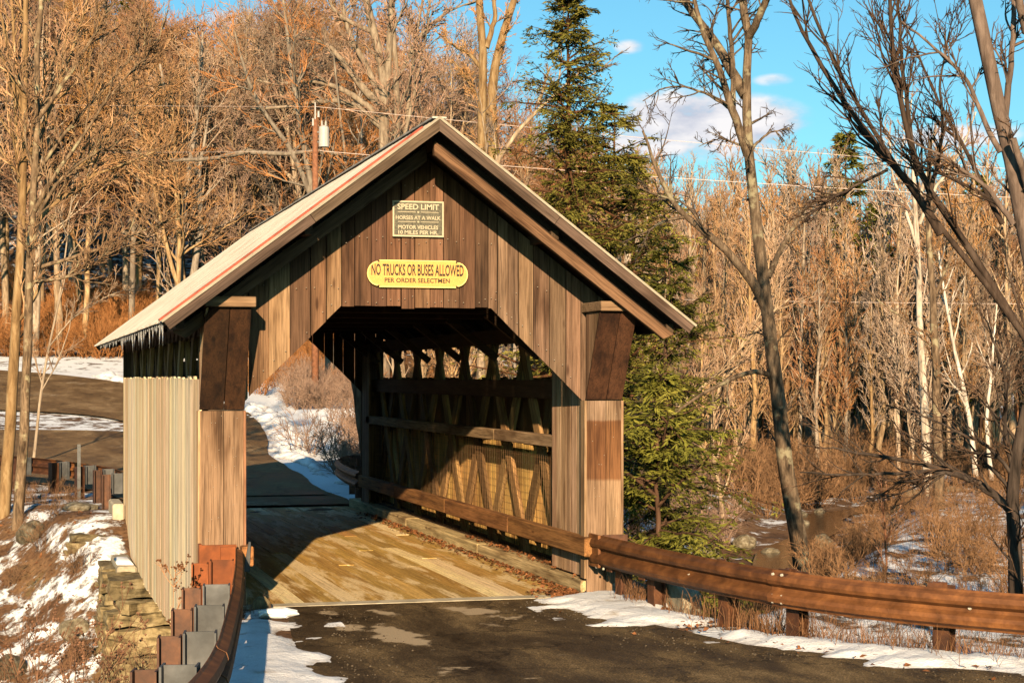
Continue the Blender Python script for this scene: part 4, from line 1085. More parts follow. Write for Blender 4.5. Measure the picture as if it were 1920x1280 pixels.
# woods on the rising ground at the left and behind the roof
n = 0
rows = [(94, 101, 20), (101, 110, 26), (110, 124, 34), (124, 145, 40)]
for d0, d1, cnt in rows:
    for k in range(cnt):
        d = rt.uniform(d0, d1); u = -120+1360*(k+rt.random())/cnt
        x, y = world_at(u, d)
        if blocked(x, y): continue
        hh = min(19, max(6, P(u, ridge_v(u)+rt.uniform(0, 130), d)[2]-gz1(x, y)))
        place_tree(rt.randrange(10), x, y, hh, 'red' if rt.random() < .65 else 'tan', 'bare reddish tree among the woods on the hillside beyond the road', 'bare trees on the hillside')
# slender sunlit trees across the creek at the right
def slender_tree(seed, H, r0, stems):
    r = np.random.default_rng(seed); tr = Geo(); tw = Geo(); n = 12; ts = np.linspace(0, 1, n); P_ = []; R_ = []
    for k in range(stems):
        a = r.uniform(0, 6.28); sp_ = (.0 if k == 0 else r.uniform(.05, .13))*H; hh = H*(1 if k == 0 else r.uniform(.7, 1))
        P_.append(np.stack([np.cos(a)*sp_*ts+np.cumsum(r.normal(size=n))*.006*H, np.sin(a)*sp_*ts+np.cumsum(r.normal(size=n))*.006*H, -.8+ts*(hh+.8)], -1)); R_.append(r0*(1 if k == 0 else .7)*(1-ts)**.7+.014)
    Pt = np.stack(P_); R = np.stack(R_); tr.tubes(Pt, R, 6)
    a = spawn(r, Pt, R, np.full(stems, H), 26, 6, .25, .55, .13, .09, .28, .98, .5, .04, .009, .6); tr.tubes(a[0], a[1], 4)
    b = spawn(r, *a, 7, 4, .52, .6, .1, .13, .15, 1, .6, .02, .007, .5); tw.tubes(b[0], b[1], 3)
    c = spawn(r, *b, 4, 3, .55, .65, .08, .16, .1, 1, .7, .012, .006, .4); tw.tubes(c[0], c[1], 3)
    return tr, tw
SV = []
for sd_, H, r0, k in ((301, 13, .15, 1), (302, 12, .12, 2), (303, 14, .17, 1), (304, 11, .1, 3), (305, 13, .13, 2), (306, 15, .2, 1), (307, 10, .09, 3)):
    tr, tw = slender_tree(sd_, H, r0, k); tan = tw.mesh('crown', M['twig_tan']); red = tan.copy(); red.materials[0] = M['twig_red']
    SV.append(len(FV)); FV.append((H, tr.mesh('trunk', M['bark_tan']), {'tan': tan, 'red': red}))
rows = [(62, 70, 22), (70, 78, 34), (78, 88, 38), (88, 100, 40), (100, 116, 34)]
for d0, d1, cnt in rows:
    for k in range(cnt):
        d = rt.uniform(d0, d1); u = 1170+880*(k+rt.random())/cnt
        x, y = world_at(u, d)
        if blocked(x, y) or y-float(creek_y(x)) < 4.5: continue
        vt = rt.uniform(300, 430) if d > 76 else rt.uniform(380, 600)
        hh = min(17, P(u, vt, d)[2]-gz1(x, y))
        place_tree(rt.choice(SV), x, y, hh, 'tan' if rt.random() < .75 else 'red', 'slender pale bare tree in the sunlit woods across the creek', 'bare trees across the creek')
for k in range(30):   # the near end of those woods, behind the right side of the bridge
    d = rt.uniform(52, 88); u = 740+440*(k+rt.random())/30; x, y = world_at(u, d)
    if blocked(x, y) or y-float(creek_y(x)) < 4: continue
    place_tree(rt.choice(SV), x, y, rt.uniform(6.5, 9), 'tan' if rt.random() < .7 else 'red', 'slender pale bare tree in the sunlit woods across the creek', 'bare trees across the creek')

# farther woods that read as one mass
def low_tree(seed, H):
    r = np.random.default_rng(seed); g = Geo(); n = 6; ts = np.linspace(0, 1, n)
    base = np.stack([r.normal()*.04*H*ts, r.normal()*.04*H*ts, -1+ts*(H+1)], -1)[None]; R = (.2*(1-ts)**.7+.02)[None]; g.tubes(base, R, 4)
    a = spawn(r, base, R, np.array([H]), 16, 4, .36, .75, .1, .12, .25, .98, .5, .06, .014, .5); g.tubes(a[0], a[1], 3)
    b = spawn(r, *a, 8, 3, .5, .7, .06, .15, .15, 1, .6, .03, .011, .4); g.tubes(b[0], b[1], 3)
    return g.arr()
LT = [low_tree(50+k, 16) for k in range(4)]
def mass(name, variants, spots, mat, label, cat, r):
    V = []; Q = []; n = 0
    for x, y, z, s in spots:
        v, q = variants[r.integers(len(variants))]; a = r.uniform(0, 6.28); c, s_ = math.cos(a), math.sin(a)
        w = np.stack([(v[:, 0]*c-v[:, 1]*s_)*s+x, (v[:, 0]*s_+v[:, 1]*c)*s+y, v[:, 2]*s+z], -1)
        V.append(w.astype(np.float32)); Q.append(q+n); n += len(v)
    return tag(link(name, np_mesh(name, np.concatenate(V), np.concatenate(Q), None, mat, True)), label, cat, None, 'stuff')
rg = np.random.default_rng(8); spots = []
for k in range(270):
    d = rg.uniform(130, 200); u = -150+1450*rg.random(); x, y = world_at(u, d); z = gz1(x, y); hh = min(19, P(u, ridge_v(u)+rg.uniform(20, 150), d)[2]-z)
    if hh > 4: spots.append((x, y, z, hh/16))
for k in range(170):
    d = rg.uniform(108, 150); x, y = world_at(1150+950*rg.random(), d); spots.append((x, y, gz1(x, y), rg.uniform(.75, .95)))
mass('far_woods', LT, spots, M['twig_red'], 'brown mass of distant bare woods behind the nearer trees', 'woods', rg)

# dry brush that nobody could count
def brush(seed, H, stems):
    r = np.random.default_rng(seed); g = Geo(); n = 5; a = r.uniform(0, 6.28, stems); sp = r.uniform(.1, .55, stems)*H; ts = np.linspace(0, 1, n)[None, :, None]
    b0 = np.stack([np.cos(a)*.15*H, np.sin(a)*.15*H, np.full(stems, -.1)], -1)[:, None]; dd = np.stack([np.cos(a)*sp, np.sin(a)*sp, r.uniform(.6, 1, stems)*H], -1)[:, None]
    Pt = b0+dd*ts; Pt[:, 1:] += r.normal(size=(stems, n-1, 3))*.04*H; R = np.linspace(.009, .004, n)[None]*np.ones((stems, 1))*max(.7, H)
    g.tubes(Pt, R, 3); Ln = np.full(stems, H)
    c = spawn(r, Pt, R, Ln, 8, 4, .5, .6, .04, .2, .15, 1, .6, .005, .0022, .4); g.tubes(c[0], c[1], 3)
    d = spawn(r, *c, 4, 3, .55, .7, .03, .2, .1, 1, .6, .004, .002, .4); g.tubes(d[0], d[1], 3)
    return g.arr()
BV = [brush(70+k, 1.0, 12) for k in range(5)]
spots = []
for k in range(260):   # hillside foot and verge beyond the roads
    d = rg.uniform(90, 112); x, y = world_at(-60+760*rg.random(), d); s = rg.uniform(1.0, 2.4)
    if y > 76.5: spots.append((x, y, gz1(x, y), s))
for k in range(90):    # bank right of the snowy road, seen through the opening
    x = rg.uniform(3.5, 14); y = rg.uniform(56, 78)
    if x > 4.6+(y-56)*.05: spots.append((x, y, gz1(x, y), rg.uniform(.8, 1.7)))
mass('hillside_brush', BV, spots, M['twig_red'], 'reddish brown brush at the foot of the wooded hillside', 'brush', rg)
spots = []
for k in range(260):   # far creek bank
    d = rg.uniform(58, 76); x, y = world_at(1230+800*rg.random(), d); q = y-float(creek_y(x))
    if q > 2.8: spots.append((x, y, gz1(x, y), rg.uniform(.8, 2.0)))
for k in range(95):   # near bank
    d = rg.uniform(26, 52); x, y = world_at(1190+830*rg.random(), d); q = y-float(creek_y(x)); er = x-float(rail_x(max(y, -9.6), RAIL_R, 0, 0))
    if q < -2.6 and er > 2.2 and y > -4: spots.append((x, y, gz1(x, y), rg.uniform(.4, 1.0)))
for k in range(45):
    d = rg.uniform(34, 47); x, y = world_at(rg.uniform(1360, 1680), d); q = y-float(creek_y(x))
    if q < -2.3: spots.append((x, y, gz1(x, y), rg.uniform(.4, .9)))
mass('bank_brush', BV, spots, M['twig_brown'], 'tangled brown brush along both banks of the creek', 'brush', rg)

# ---- the trees one can tell apart
def hero(name, label, stems, d, mat, twig, seed, counts=(10, 8, 6), fac=(.4, .45, .45), ang=(.8, .7, .7), up=(.06, .04, .03), rt0=.25, tip=.005, sides=8, bias=None, group=None, dj=.4, tws=3):
    "stems: (list of (u, v[, depth offset]), base radius m, tip radius m, children?)"
    r = np.random.default_rng(seed); tr = Geo(); tw = Geo(); n = 16; pts = []; rad = []; ln = []; kid = []
    off = 0
    for s in stems:
        zz = r.normal()*dj if pts else 0
        pl = [P(q[0], q[1], d+(q[2] if len(q) > 2 else zz*min(1, i/3))) for i, q in enumerate(s[0])]
        far = min([float(np.linalg.norm(q-pl[0], axis=1).min()) for q in pts], default=9)
        if not pts or (far > .9 and s[0][0][1] >= 400):     # a stem of its own: carry it down into the ground
            g = gz1(pl[0][0], pl[0][1])
            if pl[0][2] > g-.2: pl.insert(0, np.array([pl[0][0]+(pl[0][0]-pl[1][0])*.15, pl[0][1], g-.3]))
        a, L = wobble(r, pl, n, .004*math.sqrt(d)*.3); pts.append(a); ln.append(L*(s[3] if len(s) > 3 else 1))
        rad.append(s[1]+(s[2]-s[1])*np.linspace(0, 1, n)**.9)
    Pt = np.stack(pts); R = np.stack(rad); ln = np.array(ln)
    tr.tubes(Pt, R, sides)
    act = ln > .01; Pa, Ra, La = Pt[act], R[act], ln[act]
    La = np.minimum(La, np.median(La)*1.3)
    a = spawn(r, Pa, Ra, La, counts[0], 8, fac[0], ang[0], up[0], .1, rt0, 1, .5, .05, tip, .35, bias); tr.tubes(a[0], a[1], 4)
    b = spawn(r, *a, counts[1], 5, fac[1], ang[1], up[1], .14, .12, 1, .6, .02, tip*.8, .4); tw.tubes(b[0], b[1], tws)
    c = spawn(r, *b, counts[2], 4, fac[2], ang[2], up[2], .18, .1, 1, .7, .012, tip*.65, .4); tw.tubes(c[0], c[1], tws)
    bb = pts[0][0]; root = tag(empty(name, tuple(bb)), label, 'tree', group)
    off = Vector(bb)
    for nm, g, m in (('trunk', tr, M[mat]), ('crown', tw, M[twig])):
        o = link(nm, g.mesh(nm, m), root); o.location = -off
    return root
# twin-stemmed tree at the left edge
hero('twin_tree', 'tall pale tree with two close stems at the left edge of the road beyond', [
    ([(4, 1015), (22, 760), (36, 516), (44, 390), (43, 284), (47, 195), (45, 100), (53, -60)], .135, .05),
    ([(45, 430), (34, 330), (30, 200), (10, 60), (-20, -60)], .05, .02),
    ([(52, 300), (95, 200), (130, 110), (160, 20), (175, -60)], .05, .015), ([(47, 270), (30, 140), (22, 0), (16, -70)], .05, .02),
    ([(44, 450), (90, 390), (170, 330), (280, 290), (330, 262)], .05, .012), ([(50, 420), (90, 360), (165, 300), (230, 235), (310, 155)], .045, .008)],
    36.5, 'bark_tan', 'twig_tan', 31, (13, 8, 5), (.33, .5, .5), (.6, .6, .6), (.09, .07, .05), .15, .006)
hero('twin_tree', 'tall darker tree beside the pale two stemmed one left of the bridge', [
    ([(30, 1015), (48, 760), (55, 516), (61, 390), (67, 284), (71, 203), (67, 100), (81, -60)], .115, .045),
    ([(58, 470), (75, 390), (115, 330), (200, 272), (276, 292)], .05, .008), ([(62, 400), (100, 330), (150, 265), (200, 185), (300, 75)], .05, .008),
    ([(70, 225), (110, 170), (160, 92), (210, 12), (235, -40)], .05, .01), ([(62, 505), (110, 490), (195, 465), (260, 436), (325, 411)], .045, .008),
    ([(66, 330), (120, 250), (200, 160), (290, 62)], .045, .008), ([(60, 530), (120, 520), (160, 512), (210, 470), (300, 440)], .035, .007)],
    35.5, 'bark_lichen', 'twig_tan', 32, (13, 8, 5), (.33, .5, .5), (.6, .6, .6), (.09, .07, .05), .15, .006)
hero('young_tree', 'leaning thin young tree in front of the hillside at the far left', [
    ([(62, 880), (80, 700), (112, 560), (128, 430), (140, 300)], .05, .012), ([(92, 650), (130, 600), (190, 560), (240, 540)], .025, .006)], 50, 'bark_tan', 'twig_tan', 33, (12, 6, 5), (.35, .5, .5), (.6, .6, .6), (.06, .04, .03))
# big many-stemmed tree behind the roof
hero('spreading_tree', 'big many stemmed spreading tree rising behind the roof left of its peak', [
    ([(716, 480), (719, 290), (722, 180), (718, 95), (690, 40), (676, -70)], .42, .16),
    ([(722, 190), (730, 100), (733, 30), (736, -70)], .2, .1), ([(748, 420), (745, 250), (742, 120), (735, 20), (738, -70)], .2, .09),
    ([(762, 420), (757, 262), (766, 190), (775, 100), (800, -40)], .14, .05), ([(712, 196), (680, 165), (650, 125), (615, 82), (560, 70)], .22, .05),
    ([(716, 225), (690, 198), (640, 165), (590, 150), (520, 160), (480, 150)], .18, .05), ([(716, 200), (700, 150), (672, 95), (655, 70), (640, 0), (625, -60)], .18, .05),
    ([(718, 240), (690, 215), (650, 188), (600, 190), (540, 200), (470, 205)], .17, .05), ([(700, 60), (660, 45), (625, 20), (600, -40)], .13, .04),
    ([(745, 150), (790, 60), (840, 20), (900, 0)], .09, .03), ([(757, 262), (782, 150), (800, 60), (815, -50)], .09, .03)],
    82, 'bark_tan', 'twig_red', 34, (11, 9, 6), (.38, .45, .45), (.75, .7, .7), (.06, .05, .03), .2, .01)
hero('two_stemmed_tree', 'tall tree with two trunks behind the roof right of its peak', [
    ([(905, 420), (902, 250), (907, 150), (905, 60), (892, -70)], .3, .14), ([(925, 430), (922, 260), (922, 150), (935, 90), (958, 20), (985, -70)], .3, .12),
    ([(905, 130), (880, 100), (855, 90), (830, 70)], .1, .03), ([(912, 90), (930, 30), (915, -60)], .13, .05), ([(925, 220), (905, 200), (870, 140), (850, 115)], .1, .03)],
    72, 'bark_tan', 'twig_tan', 35, (11, 9, 6), (.33, .45, .45), (.75, .7, .7), (.06, .05, .03), .2, .009)
hero('leaning_tree', 'bare pale limb leaning right across the tall hemlock behind the roof', [
    ([(905, 330), (940, 278), (985, 222), (1015, 190), (1065, 165), (1105, 120)], .16, .03), ([(1010, 194), (1020, 160), (1032, 125)], .06, .02), ([(870, 460), (905, 330)], .2, .16, 0)],
    48, 'bark_tan', 'twig_tan', 36, (9, 6, 5), (.3, .5, .5), (.7, .6, .6), (.06, .04, .03), .3, .007)
hero('slanting_tree', 'pale slanting tree with a low broken limb behind the left roof slope', [
    ([(615, 500), (590, 380), (560, 300), (520, 235), (478, 205), (440, 60)], .24, .05), ([(590, 390), (570, 270), (545, 130), (535, 20), (520, -60)], .16, .06),
    ([(470, 285), (540, 290), (600, 280), (670, 300)], .12, .04), ([(320, 300), (400, 298), (470, 282)], .07, .12), ([(655, 400), (648, 280), (635, 205), (625, 100)], .12, .04)],
    80, 'bark_tan', 'twig_red', 37, (10, 8, 6), (.34, .45, .45), (.75, .7, .7), (.05, .04, .03), .2, .01)
hero('pale_tree', 'pale straight tree with spread limbs standing in the woods above the left eave', [
    ([(335, 540), (338, 430), (330, 330), (318, 230), (300, 120)], .32, .07), ([(340, 440), (352, 330), (372, 200), (380, 60)], .2, .06), ([(362, 520), (378, 420), (372, 330), (392, 210)], .2, .05)],
    96, 'bark_tan', 'twig_tan', 38, (12, 9, 6), (.36, .45, .45), (.8, .7, .7), (.05, .04, .03), .15, .011)
# leaning lichened tree right of the bridge
hero('leaning_tree', 'tall forked tree with lichened bark standing right of the bridge', [
    ([(1512, 1085), (1488, 965), (1471, 878), (1462, 773), (1450, 670), (1434, 571), (1428, 470), (1412, 375), (1402, 277), (1397, 187), (1402, 94), (1404, 66)], .175, .07, .4),
    ([(1404, 70), (1396, 30), (1383, -60)], .08, .06), ([(1403, 72), (1420, 40), (1446, -20), (1450, -70)], .075, .05),
    ([(1398, 180), (1380, 150), (1354, 101), (1327, 60), (1279, 0), (1250, -60)], .1, .05), ([(1402, 290), (1388, 245), (1372, 206), (1350, 130), (1330, 85), (1312, 56), (1295, -50)], .085, .03),
    ([(1374, 210), (1376, 150), (1372, 100), (1360, -60)], .055, .03), ([(1436, 578), (1425, 545), (1398, 510), (1362, 470), (1330, 435), (1296, 415), (1268, 395), (1235, 330), (1205, 245)], .1, .02),
    ([(1447, 705), (1420, 690), (1396, 698), (1344, 724), (1290, 752), (1247, 790), (1177, 847)], .05, .01), ([(1440, 520), (1462, 470), (1480, 440), (1500, 400), (1555, 360)], .06, .015),
    ([(1375, 208), (1330, 178), (1280, 160), (1240, 165), (1205, 190)], .03, .008), ([(1408, 280), (1440, 250), (1480, 240)], .03, .008), ([(1395, 275), (1350, 258), (1310, 275)], .025, .006)],
    31.5, 'bark_lichen', 'bark_dark', 41, (10, 5, 3), (.42, .55, .5), (.9, .7, .7), (.0, -.01, .0), .25, .0038, 10, None, None, .5)
# dark trees at the right edge
hero('dark_tree', 'large dark ridged trunk leaning across the top right corner', [
    ([(2030, 940), (1990, 760), (1945, 560), (1920, 420), (1900, 330), (1886, 250), (1868, 180), (1850, 100), (1822, -20), (1812, -80)], .1, .065, .5),
    ([(1960, 480), (1935, 370), (1915, 310), (1900, 260)], .06, .03, .4), ([(1884, 230), (1893, 140), (1901, 60), (1900, -40)], .035, .02), ([(1925, 60), (1915, 20), (1900, -50)], .045, .035),
    ([(1876, 285), (1850, 240), (1815, 150), (1755, 90), (1690, 40)], .03, .008), ([(1900, 420), (1850, 350), (1780, 300), (1700, 260)], .03, .007)],
    17.5, 'bark_brown', 'bark_dark', 42, (9, 5, 4), (.45, .55, .5), (.7, .6, .6), (.03, .02, .02), .2, .003, 12)
hero('dark_tree', 'dark multi stemmed tree fanning out leftward over the creek bank', [
    ([(2050, 960), (2020, 780), (1935, 650), (1870, 554), (1829, 493), (1764, 440), (1690, 325), (1612, 212), (1560, 120), (1515, 20), (1495, -60)], .062, .016),
    ([(1764, 440), (1712, 350), (1640, 270), (1560, 160), (1480, 10), (1465, -50)], .05, .015), ([(1900, 600), (1790, 420), (1720, 330), (1690, 200), (1672, 100), (1668, -60)], .05, .02),
    ([(1720, 330), (1705, 230), (1690, 110), (1680, -60)], .03, .015), ([(1880, 420), (1820, 300), (1760, 190), (1690, 30)], .03, .008), ([(1740, 380), (1770, 250), (1760, 160), (1780, 60)], .03, .008),
    ([(1920, 440), (1870, 380), (1800, 340), (1690, 300), (1640, 210)], .028, .007), ([(1664, 318), (1600, 350), (1545, 380), (1480, 440)], .02, .006)],
    21, 'bark_dark', 'bark_dark', 43, (10, 5, 4), (.42, .55, .5), (.5, .5, .5), (.05, .04, .03), .2, .003)
hero('dark_tree', 'dark low tree reaching sideways across the brush at the right edge', [
    ([(1905, 1060), (1898, 940), (1905, 850), (1925, 760)], .11, .07), ([(1900, 960), (1840, 905), (1780, 880), (1700, 862), (1610, 850), (1560, 838)], .06, .012),
    ([(1840, 905), (1760, 880), (1680, 888), (1590, 890), (1500, 885)], .035, .01), ([(1905, 900), (1860, 840), (1800, 810), (1720, 775), (1660, 760)], .03, .006), ([(1900, 880), (1880, 800), (1890, 720), (1850, 600)], .04, .01),
    ([(1912, 840), (1950, 700), (1930, 560)], .04, .01)],
    24, 'bark_dark', 'bark_dark', 44, (12, 6, 4), (.42, .55, .5), (.7, .6, .6), (.03, .02, .0), .1, .003)
hero('birch_tree', 'white birch with forked upper trunk among the woods at right', [
    ([(1738, 860), (1730, 700), (1722, 560), (1722, 470), (1716, 400), (1712, 300), (1705, 215)], .17, .05), ([(1722, 470), (1700, 400), (1672, 330), (1668, 250)], .07, .02), ([(1724, 420), (1760, 340), (1800, 290), (1830, 210)], .07, .02),
    ([(1720, 380), (1740, 320), (1752, 240)], .06, .02)], 58, 'bark_birch', 'twig_red', 45, (9, 7, 5), (.3, .45, .45), (.6, .6, .6), (.06, .05, .03), .3, .007)
hero('grey_tree', 'grey mossy trunk standing close to the white birch', [
    ([(1762, 960), (1757, 800), (1754, 640), (1745, 500), (1738, 380), (1745, 260)], .15, .05), ([(1755, 640), (1700, 600), (1660, 575), (1600, 520)], .04, .01), ([(1752, 560), (1775, 500), (1800, 440)], .05, .015)],
    46, 'bark_lichen', 'twig_brown', 46, (9, 7, 5), (.28, .45, .45), (.7, .6, .6), (.04, .04, .03), .3, .005)
hero('pale_tree', 'thin pale leaning tree in the right woods below the cables', [
    ([(1830, 880), (1815, 760), (1790, 660), (1772, 560), (1760, 470)], .09, .03), ([(1860, 900), (1848, 800), (1858, 700), (1870, 560)], .07, .02)], 52, 'bark_birch', 'twig_tan', 47, (10, 7, 5), (.3, .45, .45), (.6, .6, .6), (.06, .05, .03), .3, .006)
hero('young_tree', 'thin bare tree leaning left beside the hemlock and the leaning trunk', [
    ([(1355, 960), (1330, 800), (1345, 720), (1395, 640), (1440, 560)], .07, .02), ([(1345, 720), (1380, 690), (1460, 560)], .05, .012), ([(1250, 790), (1300, 740), (1360, 690), (1430, 600), (1480, 560)], .08, .02)],
    50, 'bark_tan', 'twig_tan', 48, (10, 7, 5), (.34, .45, .45), (.6, .6, .6), (.05, .04, .03), .2, .006)
hero('red_sapling', 'reddish sapling standing in the brush behind the right guardrail', [
    ([(1662, 1090), (1660, 1000), (1655, 930), (1640, 890)], .022, .008), ([(1660, 1010), (1680, 980), (1690, 940)], .01, .005)], 29, 'pole', 'twig_red', 49, (8, 4, 3), (.4, .5, .5), (.5, .5, .5), (.05, .04, .03), .1, .003)

# ---- evergreens
def conifer(seed, H, rmax, low, dens, kite, mat='needle', gap=.25, prof=.8, tips=7, side_n=10):
    r = np.random.default_rng(seed); tr = Geo(); n = 12; ts = np.linspace(0, 1, n)
    base = np.stack([np.cumsum(r.normal(size=n))*.03, np.cumsum(r.normal(size=n))*.03, ts*(H+.6)-.6], -1)[None]; tr.tubes(base, (.016*H*(1-ts)+.01)[None], 7)
    K = int(dens*H); h = low+(H-low)*np.sort(r.random(K))**1.05; rel = (H-h)/(H-low); L = rmax*(rel**prof)*r.uniform(.22, 1.3, K)+.15
    a = r.uniform(0, 6.28, K); d = np.stack([np.cos(a), np.sin(a), r.uniform(-.1, .5, K)], -1); d[:, 2] = .5-.5*rel+r.normal(size=K)*.34
    d = nrm(d); m = 6; Pt = np.empty((K, m, 3)); f = h/(H+.6)
    Pt[:, 0] = np.stack([np.interp(h, base[0, :, 2], base[0, :, i]) for i in range(3)], -1)
    for j in range(1, m):
        d = nrm(d+np.array([0, 0, -.055])+r.normal(size=(K, 3))*.09); Pt[:, j] = Pt[:, j-1]+d*(L/(m-1))[:, None]
    R = (.012+.012*L)[:, None]*np.linspace(1, .15, m)[None]; tr.tubes(Pt, R, 4)
    # side sprays
    k = side_n; idx = np.repeat(np.arange(K), k); t = r.uniform(.12, 1, K*k); ff = t*(m-1); i0 = np.clip(ff.astype(int), 0, m-2); w = (ff-i0)[:, None]
    pos = Pt[idx, i0]*(1-w)+Pt[idx, i0+1]*w; tan = nrm(Pt[idx, i0+1]-Pt[idx, i0]); sd_ = nrm(np.cross(tan, np.array([0, 0, 1.])))*np.where(r.random(K*k) < .5, 1, -1)[:, None]
    dirn = nrm(tan*r.uniform(.4, 1.1, K*k)[:, None]+sd_+np.array([0, 0, -.3])+r.normal(size=(K*k, 3))*.28); Ls = (L[idx]*.34*(1-.55*t)*r.uniform(.5, 1.2, K*k)+.12)
    q = tips; j2 = np.repeat(np.arange(K*k), q); tt = np.tile((np.arange(q)+.5)/q, K*k)+r.uniform(-.06, .06, K*k*q)
    p0 = pos[j2]+dirn[j2]*(Ls[j2]*tt)[:, None]; s2 = nrm(np.cross(dirn[j2], np.array([0, 0, 1.])))*np.where(np.arange(len(j2)) % 2, 1, -1)[:, None]
    dk = nrm(dirn[j2]*.9+s2*r.uniform(.2, 1, len(j2))[:, None]+r.normal(size=(len(j2), 3))*.25+np.array([0, 0, -.12])); lk = kite*r.uniform(.6, 1.3, len(j2))[:, None]
    wd = nrm(np.cross(dk, r.normal(size=dk.shape)*.5+np.array([0, 0, 1.])))*lk*.14
    V = np.stack([p0, p0+dk*lk*.5+wd, p0+dk*lk, p0+dk*lk*.5-wd], 1).reshape(-1, 3); Q = np.arange(len(V)).reshape(-1, 4)
    return tr.mesh('trunk', M['bark_brown']), np_mesh('crown', V, Q, None, M[mat], False)
def evergreen(meshes, name, label, u, d, ztop_v=None, H=None, rz=0, group=None, zbase=None, xy=None):
    x, y = world_at(u, d) if xy is None else xy; z = gz1(x, y) if zbase is None else zbase
    s = 1.0 if ztop_v is None else (P(u, ztop_v, d)[2]-z)/H
    o = tag(empty(name, (x, y, z), rz), label, 'tree', group); o.scale = (s, s, s); link('trunk', meshes[0], o); link('crown', meshes[1], o); return o
C1 = conifer(101, 13, 2.6, 3.0, 24, .12, 'needle_light', tips=9, side_n=18, prof=.6)
evergreen(C1, 'hemlock_tree', 'tall narrow hemlock rising behind the right roof slope into the sky', 1058, 41, -12, 13)
C2 = conifer(102, 8, 1.75, .2, 19, .11, tips=10, side_n=20, prof=.55)
evergreen(C2, 'hemlock_tree', 'bushy green hemlock filling the gap right of the front post', 1240, 33.5, 470, 8)
C3 = conifer(103, 8, 2.2, .8, 20, .12, 'needle_light', tips=9, side_n=16, prof=.6)
evergreen(C3, 'hemlock_tree', 'thin hemlock with sunlit olive sprays behind the bushy one', 1190, 46, 300, 8, 1.0)
C6 = conifer(106, 9, 2.7, .6, 17, .12, 'needle_light', tips=9, side_n=18, prof=.6)
evergreen(C6, 'hemlock_tree', 'broad olive hemlock behind the lower right roof slope', 1150, 43, 205, 9, 2.2)
C4 = conifer(104, 4, 1.7, .1, 24, .1, tips=10, side_n=18, prof=.5)
evergreen(C4, 'hemlock_tree', 'low spreading young hemlock at the creek side of the right post', 1255, 28.5, 720, 4, 2.0)
C5 = conifer(105, 18, 3.6, 5, 9, .42, tips=6, side_n=10, prof=.7)
evergreen(C5, 'pine_tree', 'small dark evergreen top above the woods left of the birch', 1575, 96, 250, 18, .4)
evergreen(C5, 'pine_tree', 'tall dark evergreen behind the woods at the top left corner', 60, 118, -140, 18, 2.4)
evergreen(C5, 'pine_tree', 'evergreen with a pointed top left of the sky gap', 255, 128, -20, 18, 4.1)
evergreen(C5, 'pine_tree', 'low olive evergreen at the far right above the sunlit woods', 1835, 92, 330, 18, 5.0)
evergreen(C5, 'pine_tree', 'olive evergreen half hidden by bare trees below the small evergreen top', 1640, 88, 380, 18, 1.7)
# unseen evergreens added right of the camera to throw shade on the creek bank
for k, (x, y, h) in enumerate(((8.5, -22, 9), (11, -17, 11.5), (15, -12, 13), (19, -6, 16), (24, -3, 20), (16, -22, 17), (29, 4, 20))):
    evergreen(C5, 'pine_tree', 'unseen evergreen added right of the view to shade the creek bank', 0, 0, None, 18, k*1.3, 'unseen evergreens added for shade', None, (x, y)).scale = (h/18*1.1,)*2+(h/18,)
hero('dark_trunk_tree', 'dark tree trunk just past the far right post, seen through the bridge opening', [
    ([(694, 890), (684, 820), (672, 740), (664, 660), (655, 560)], .17, .13), ([(668, 700), (640, 620), (610, 560)], .06, .02)], 42, 'bark_dark', 'twig_brown', 51, (6, 5, 4), (.3, .5, .5), (.7, .6, .6), (.05, .04, .03), .4, .005)

# ------------------------------------------------------------------ small growth, rocks and litter
rk = random.Random(77); rn = np.random.default_rng(77)
def blades(name, spots, mat, label, cat, seg=3):
    "dry grass: narrow bent ribbons; spots rows are x, y, height, half-width, lean"
    A = np.array(spots); n = len(A); z = gz(A[:, 0], A[:, 1])-.02; a = rn.uniform(0, 6.28, n); b = rn.uniform(0, 6.28, n)
    dx, dy = np.cos(a)*A[:, 4]*A[:, 2], np.sin(a)*A[:, 4]*A[:, 2]; wx, wy = np.cos(b)*A[:, 3], np.sin(b)*A[:, 3]; V = []
    for k in range(seg+1):
        t = k/seg; w = 1-t*.85; cx = A[:, 0]+dx*t*t; cy = A[:, 1]+dy*t*t; cz = z+A[:, 2]*(t-.18*A[:, 4]*t*t)
        V.append(np.stack([np.stack([cx-wx*w, cy-wy*w, cz], -1), np.stack([cx+wx*w, cy+wy*w, cz], -1)], 1))
    V = np.stack(V, 1); i = np.arange(n*(seg+1)*2).reshape(n, seg+1, 2)
    Q = np.stack([i[:, :-1, 0], i[:, :-1, 1], i[:, 1:, 1], i[:, 1:, 0]], -1).reshape(-1, 4)
    return tag(link(name, np_mesh(name, V.reshape(-1, 3), Q, None, mat)), label, cat, None, 'stuff')
sp = []
for k in range(4200):
    s = rk.uniform(1.4, 10.6); c, d = at_path(pr, s); n = np.array([d[1], -d[0]])
    cl = float(vnoise(s*2.2, 3.3)); o = rk.gauss(-.32, .22)-.08
    if cl < .38 and rk.random() < .7: continue
    sp.append((c[0]+n[0]*o, c[1]+n[1]*o, rk.uniform(.1, .42)*(.6+cl), rk.uniform(.0025, .005), rk.uniform(.1, .9)))
for k in range(240):
    sp.append((2.32+rk.gauss(0, .1), -1.15+rk.gauss(0, .16), rk.uniform(.25, .5), .004, rk.uniform(.1, .6)))
for k in range(7000):
    x = rk.uniform(2.6, 15); y = rk.uniform(-7, 16); e = x-float(rail_x(max(y, -9.6), RAIL_R, 0, 0))
    if e < .4 or y-float(creek_y(x)) > -2.6 or float(vnoise(x*.8, y*.8)) < .42: continue
    sp.append((x, y, rk.uniform(.15, .6), rk.uniform(.003, .006), rk.uniform(.1, .8)))
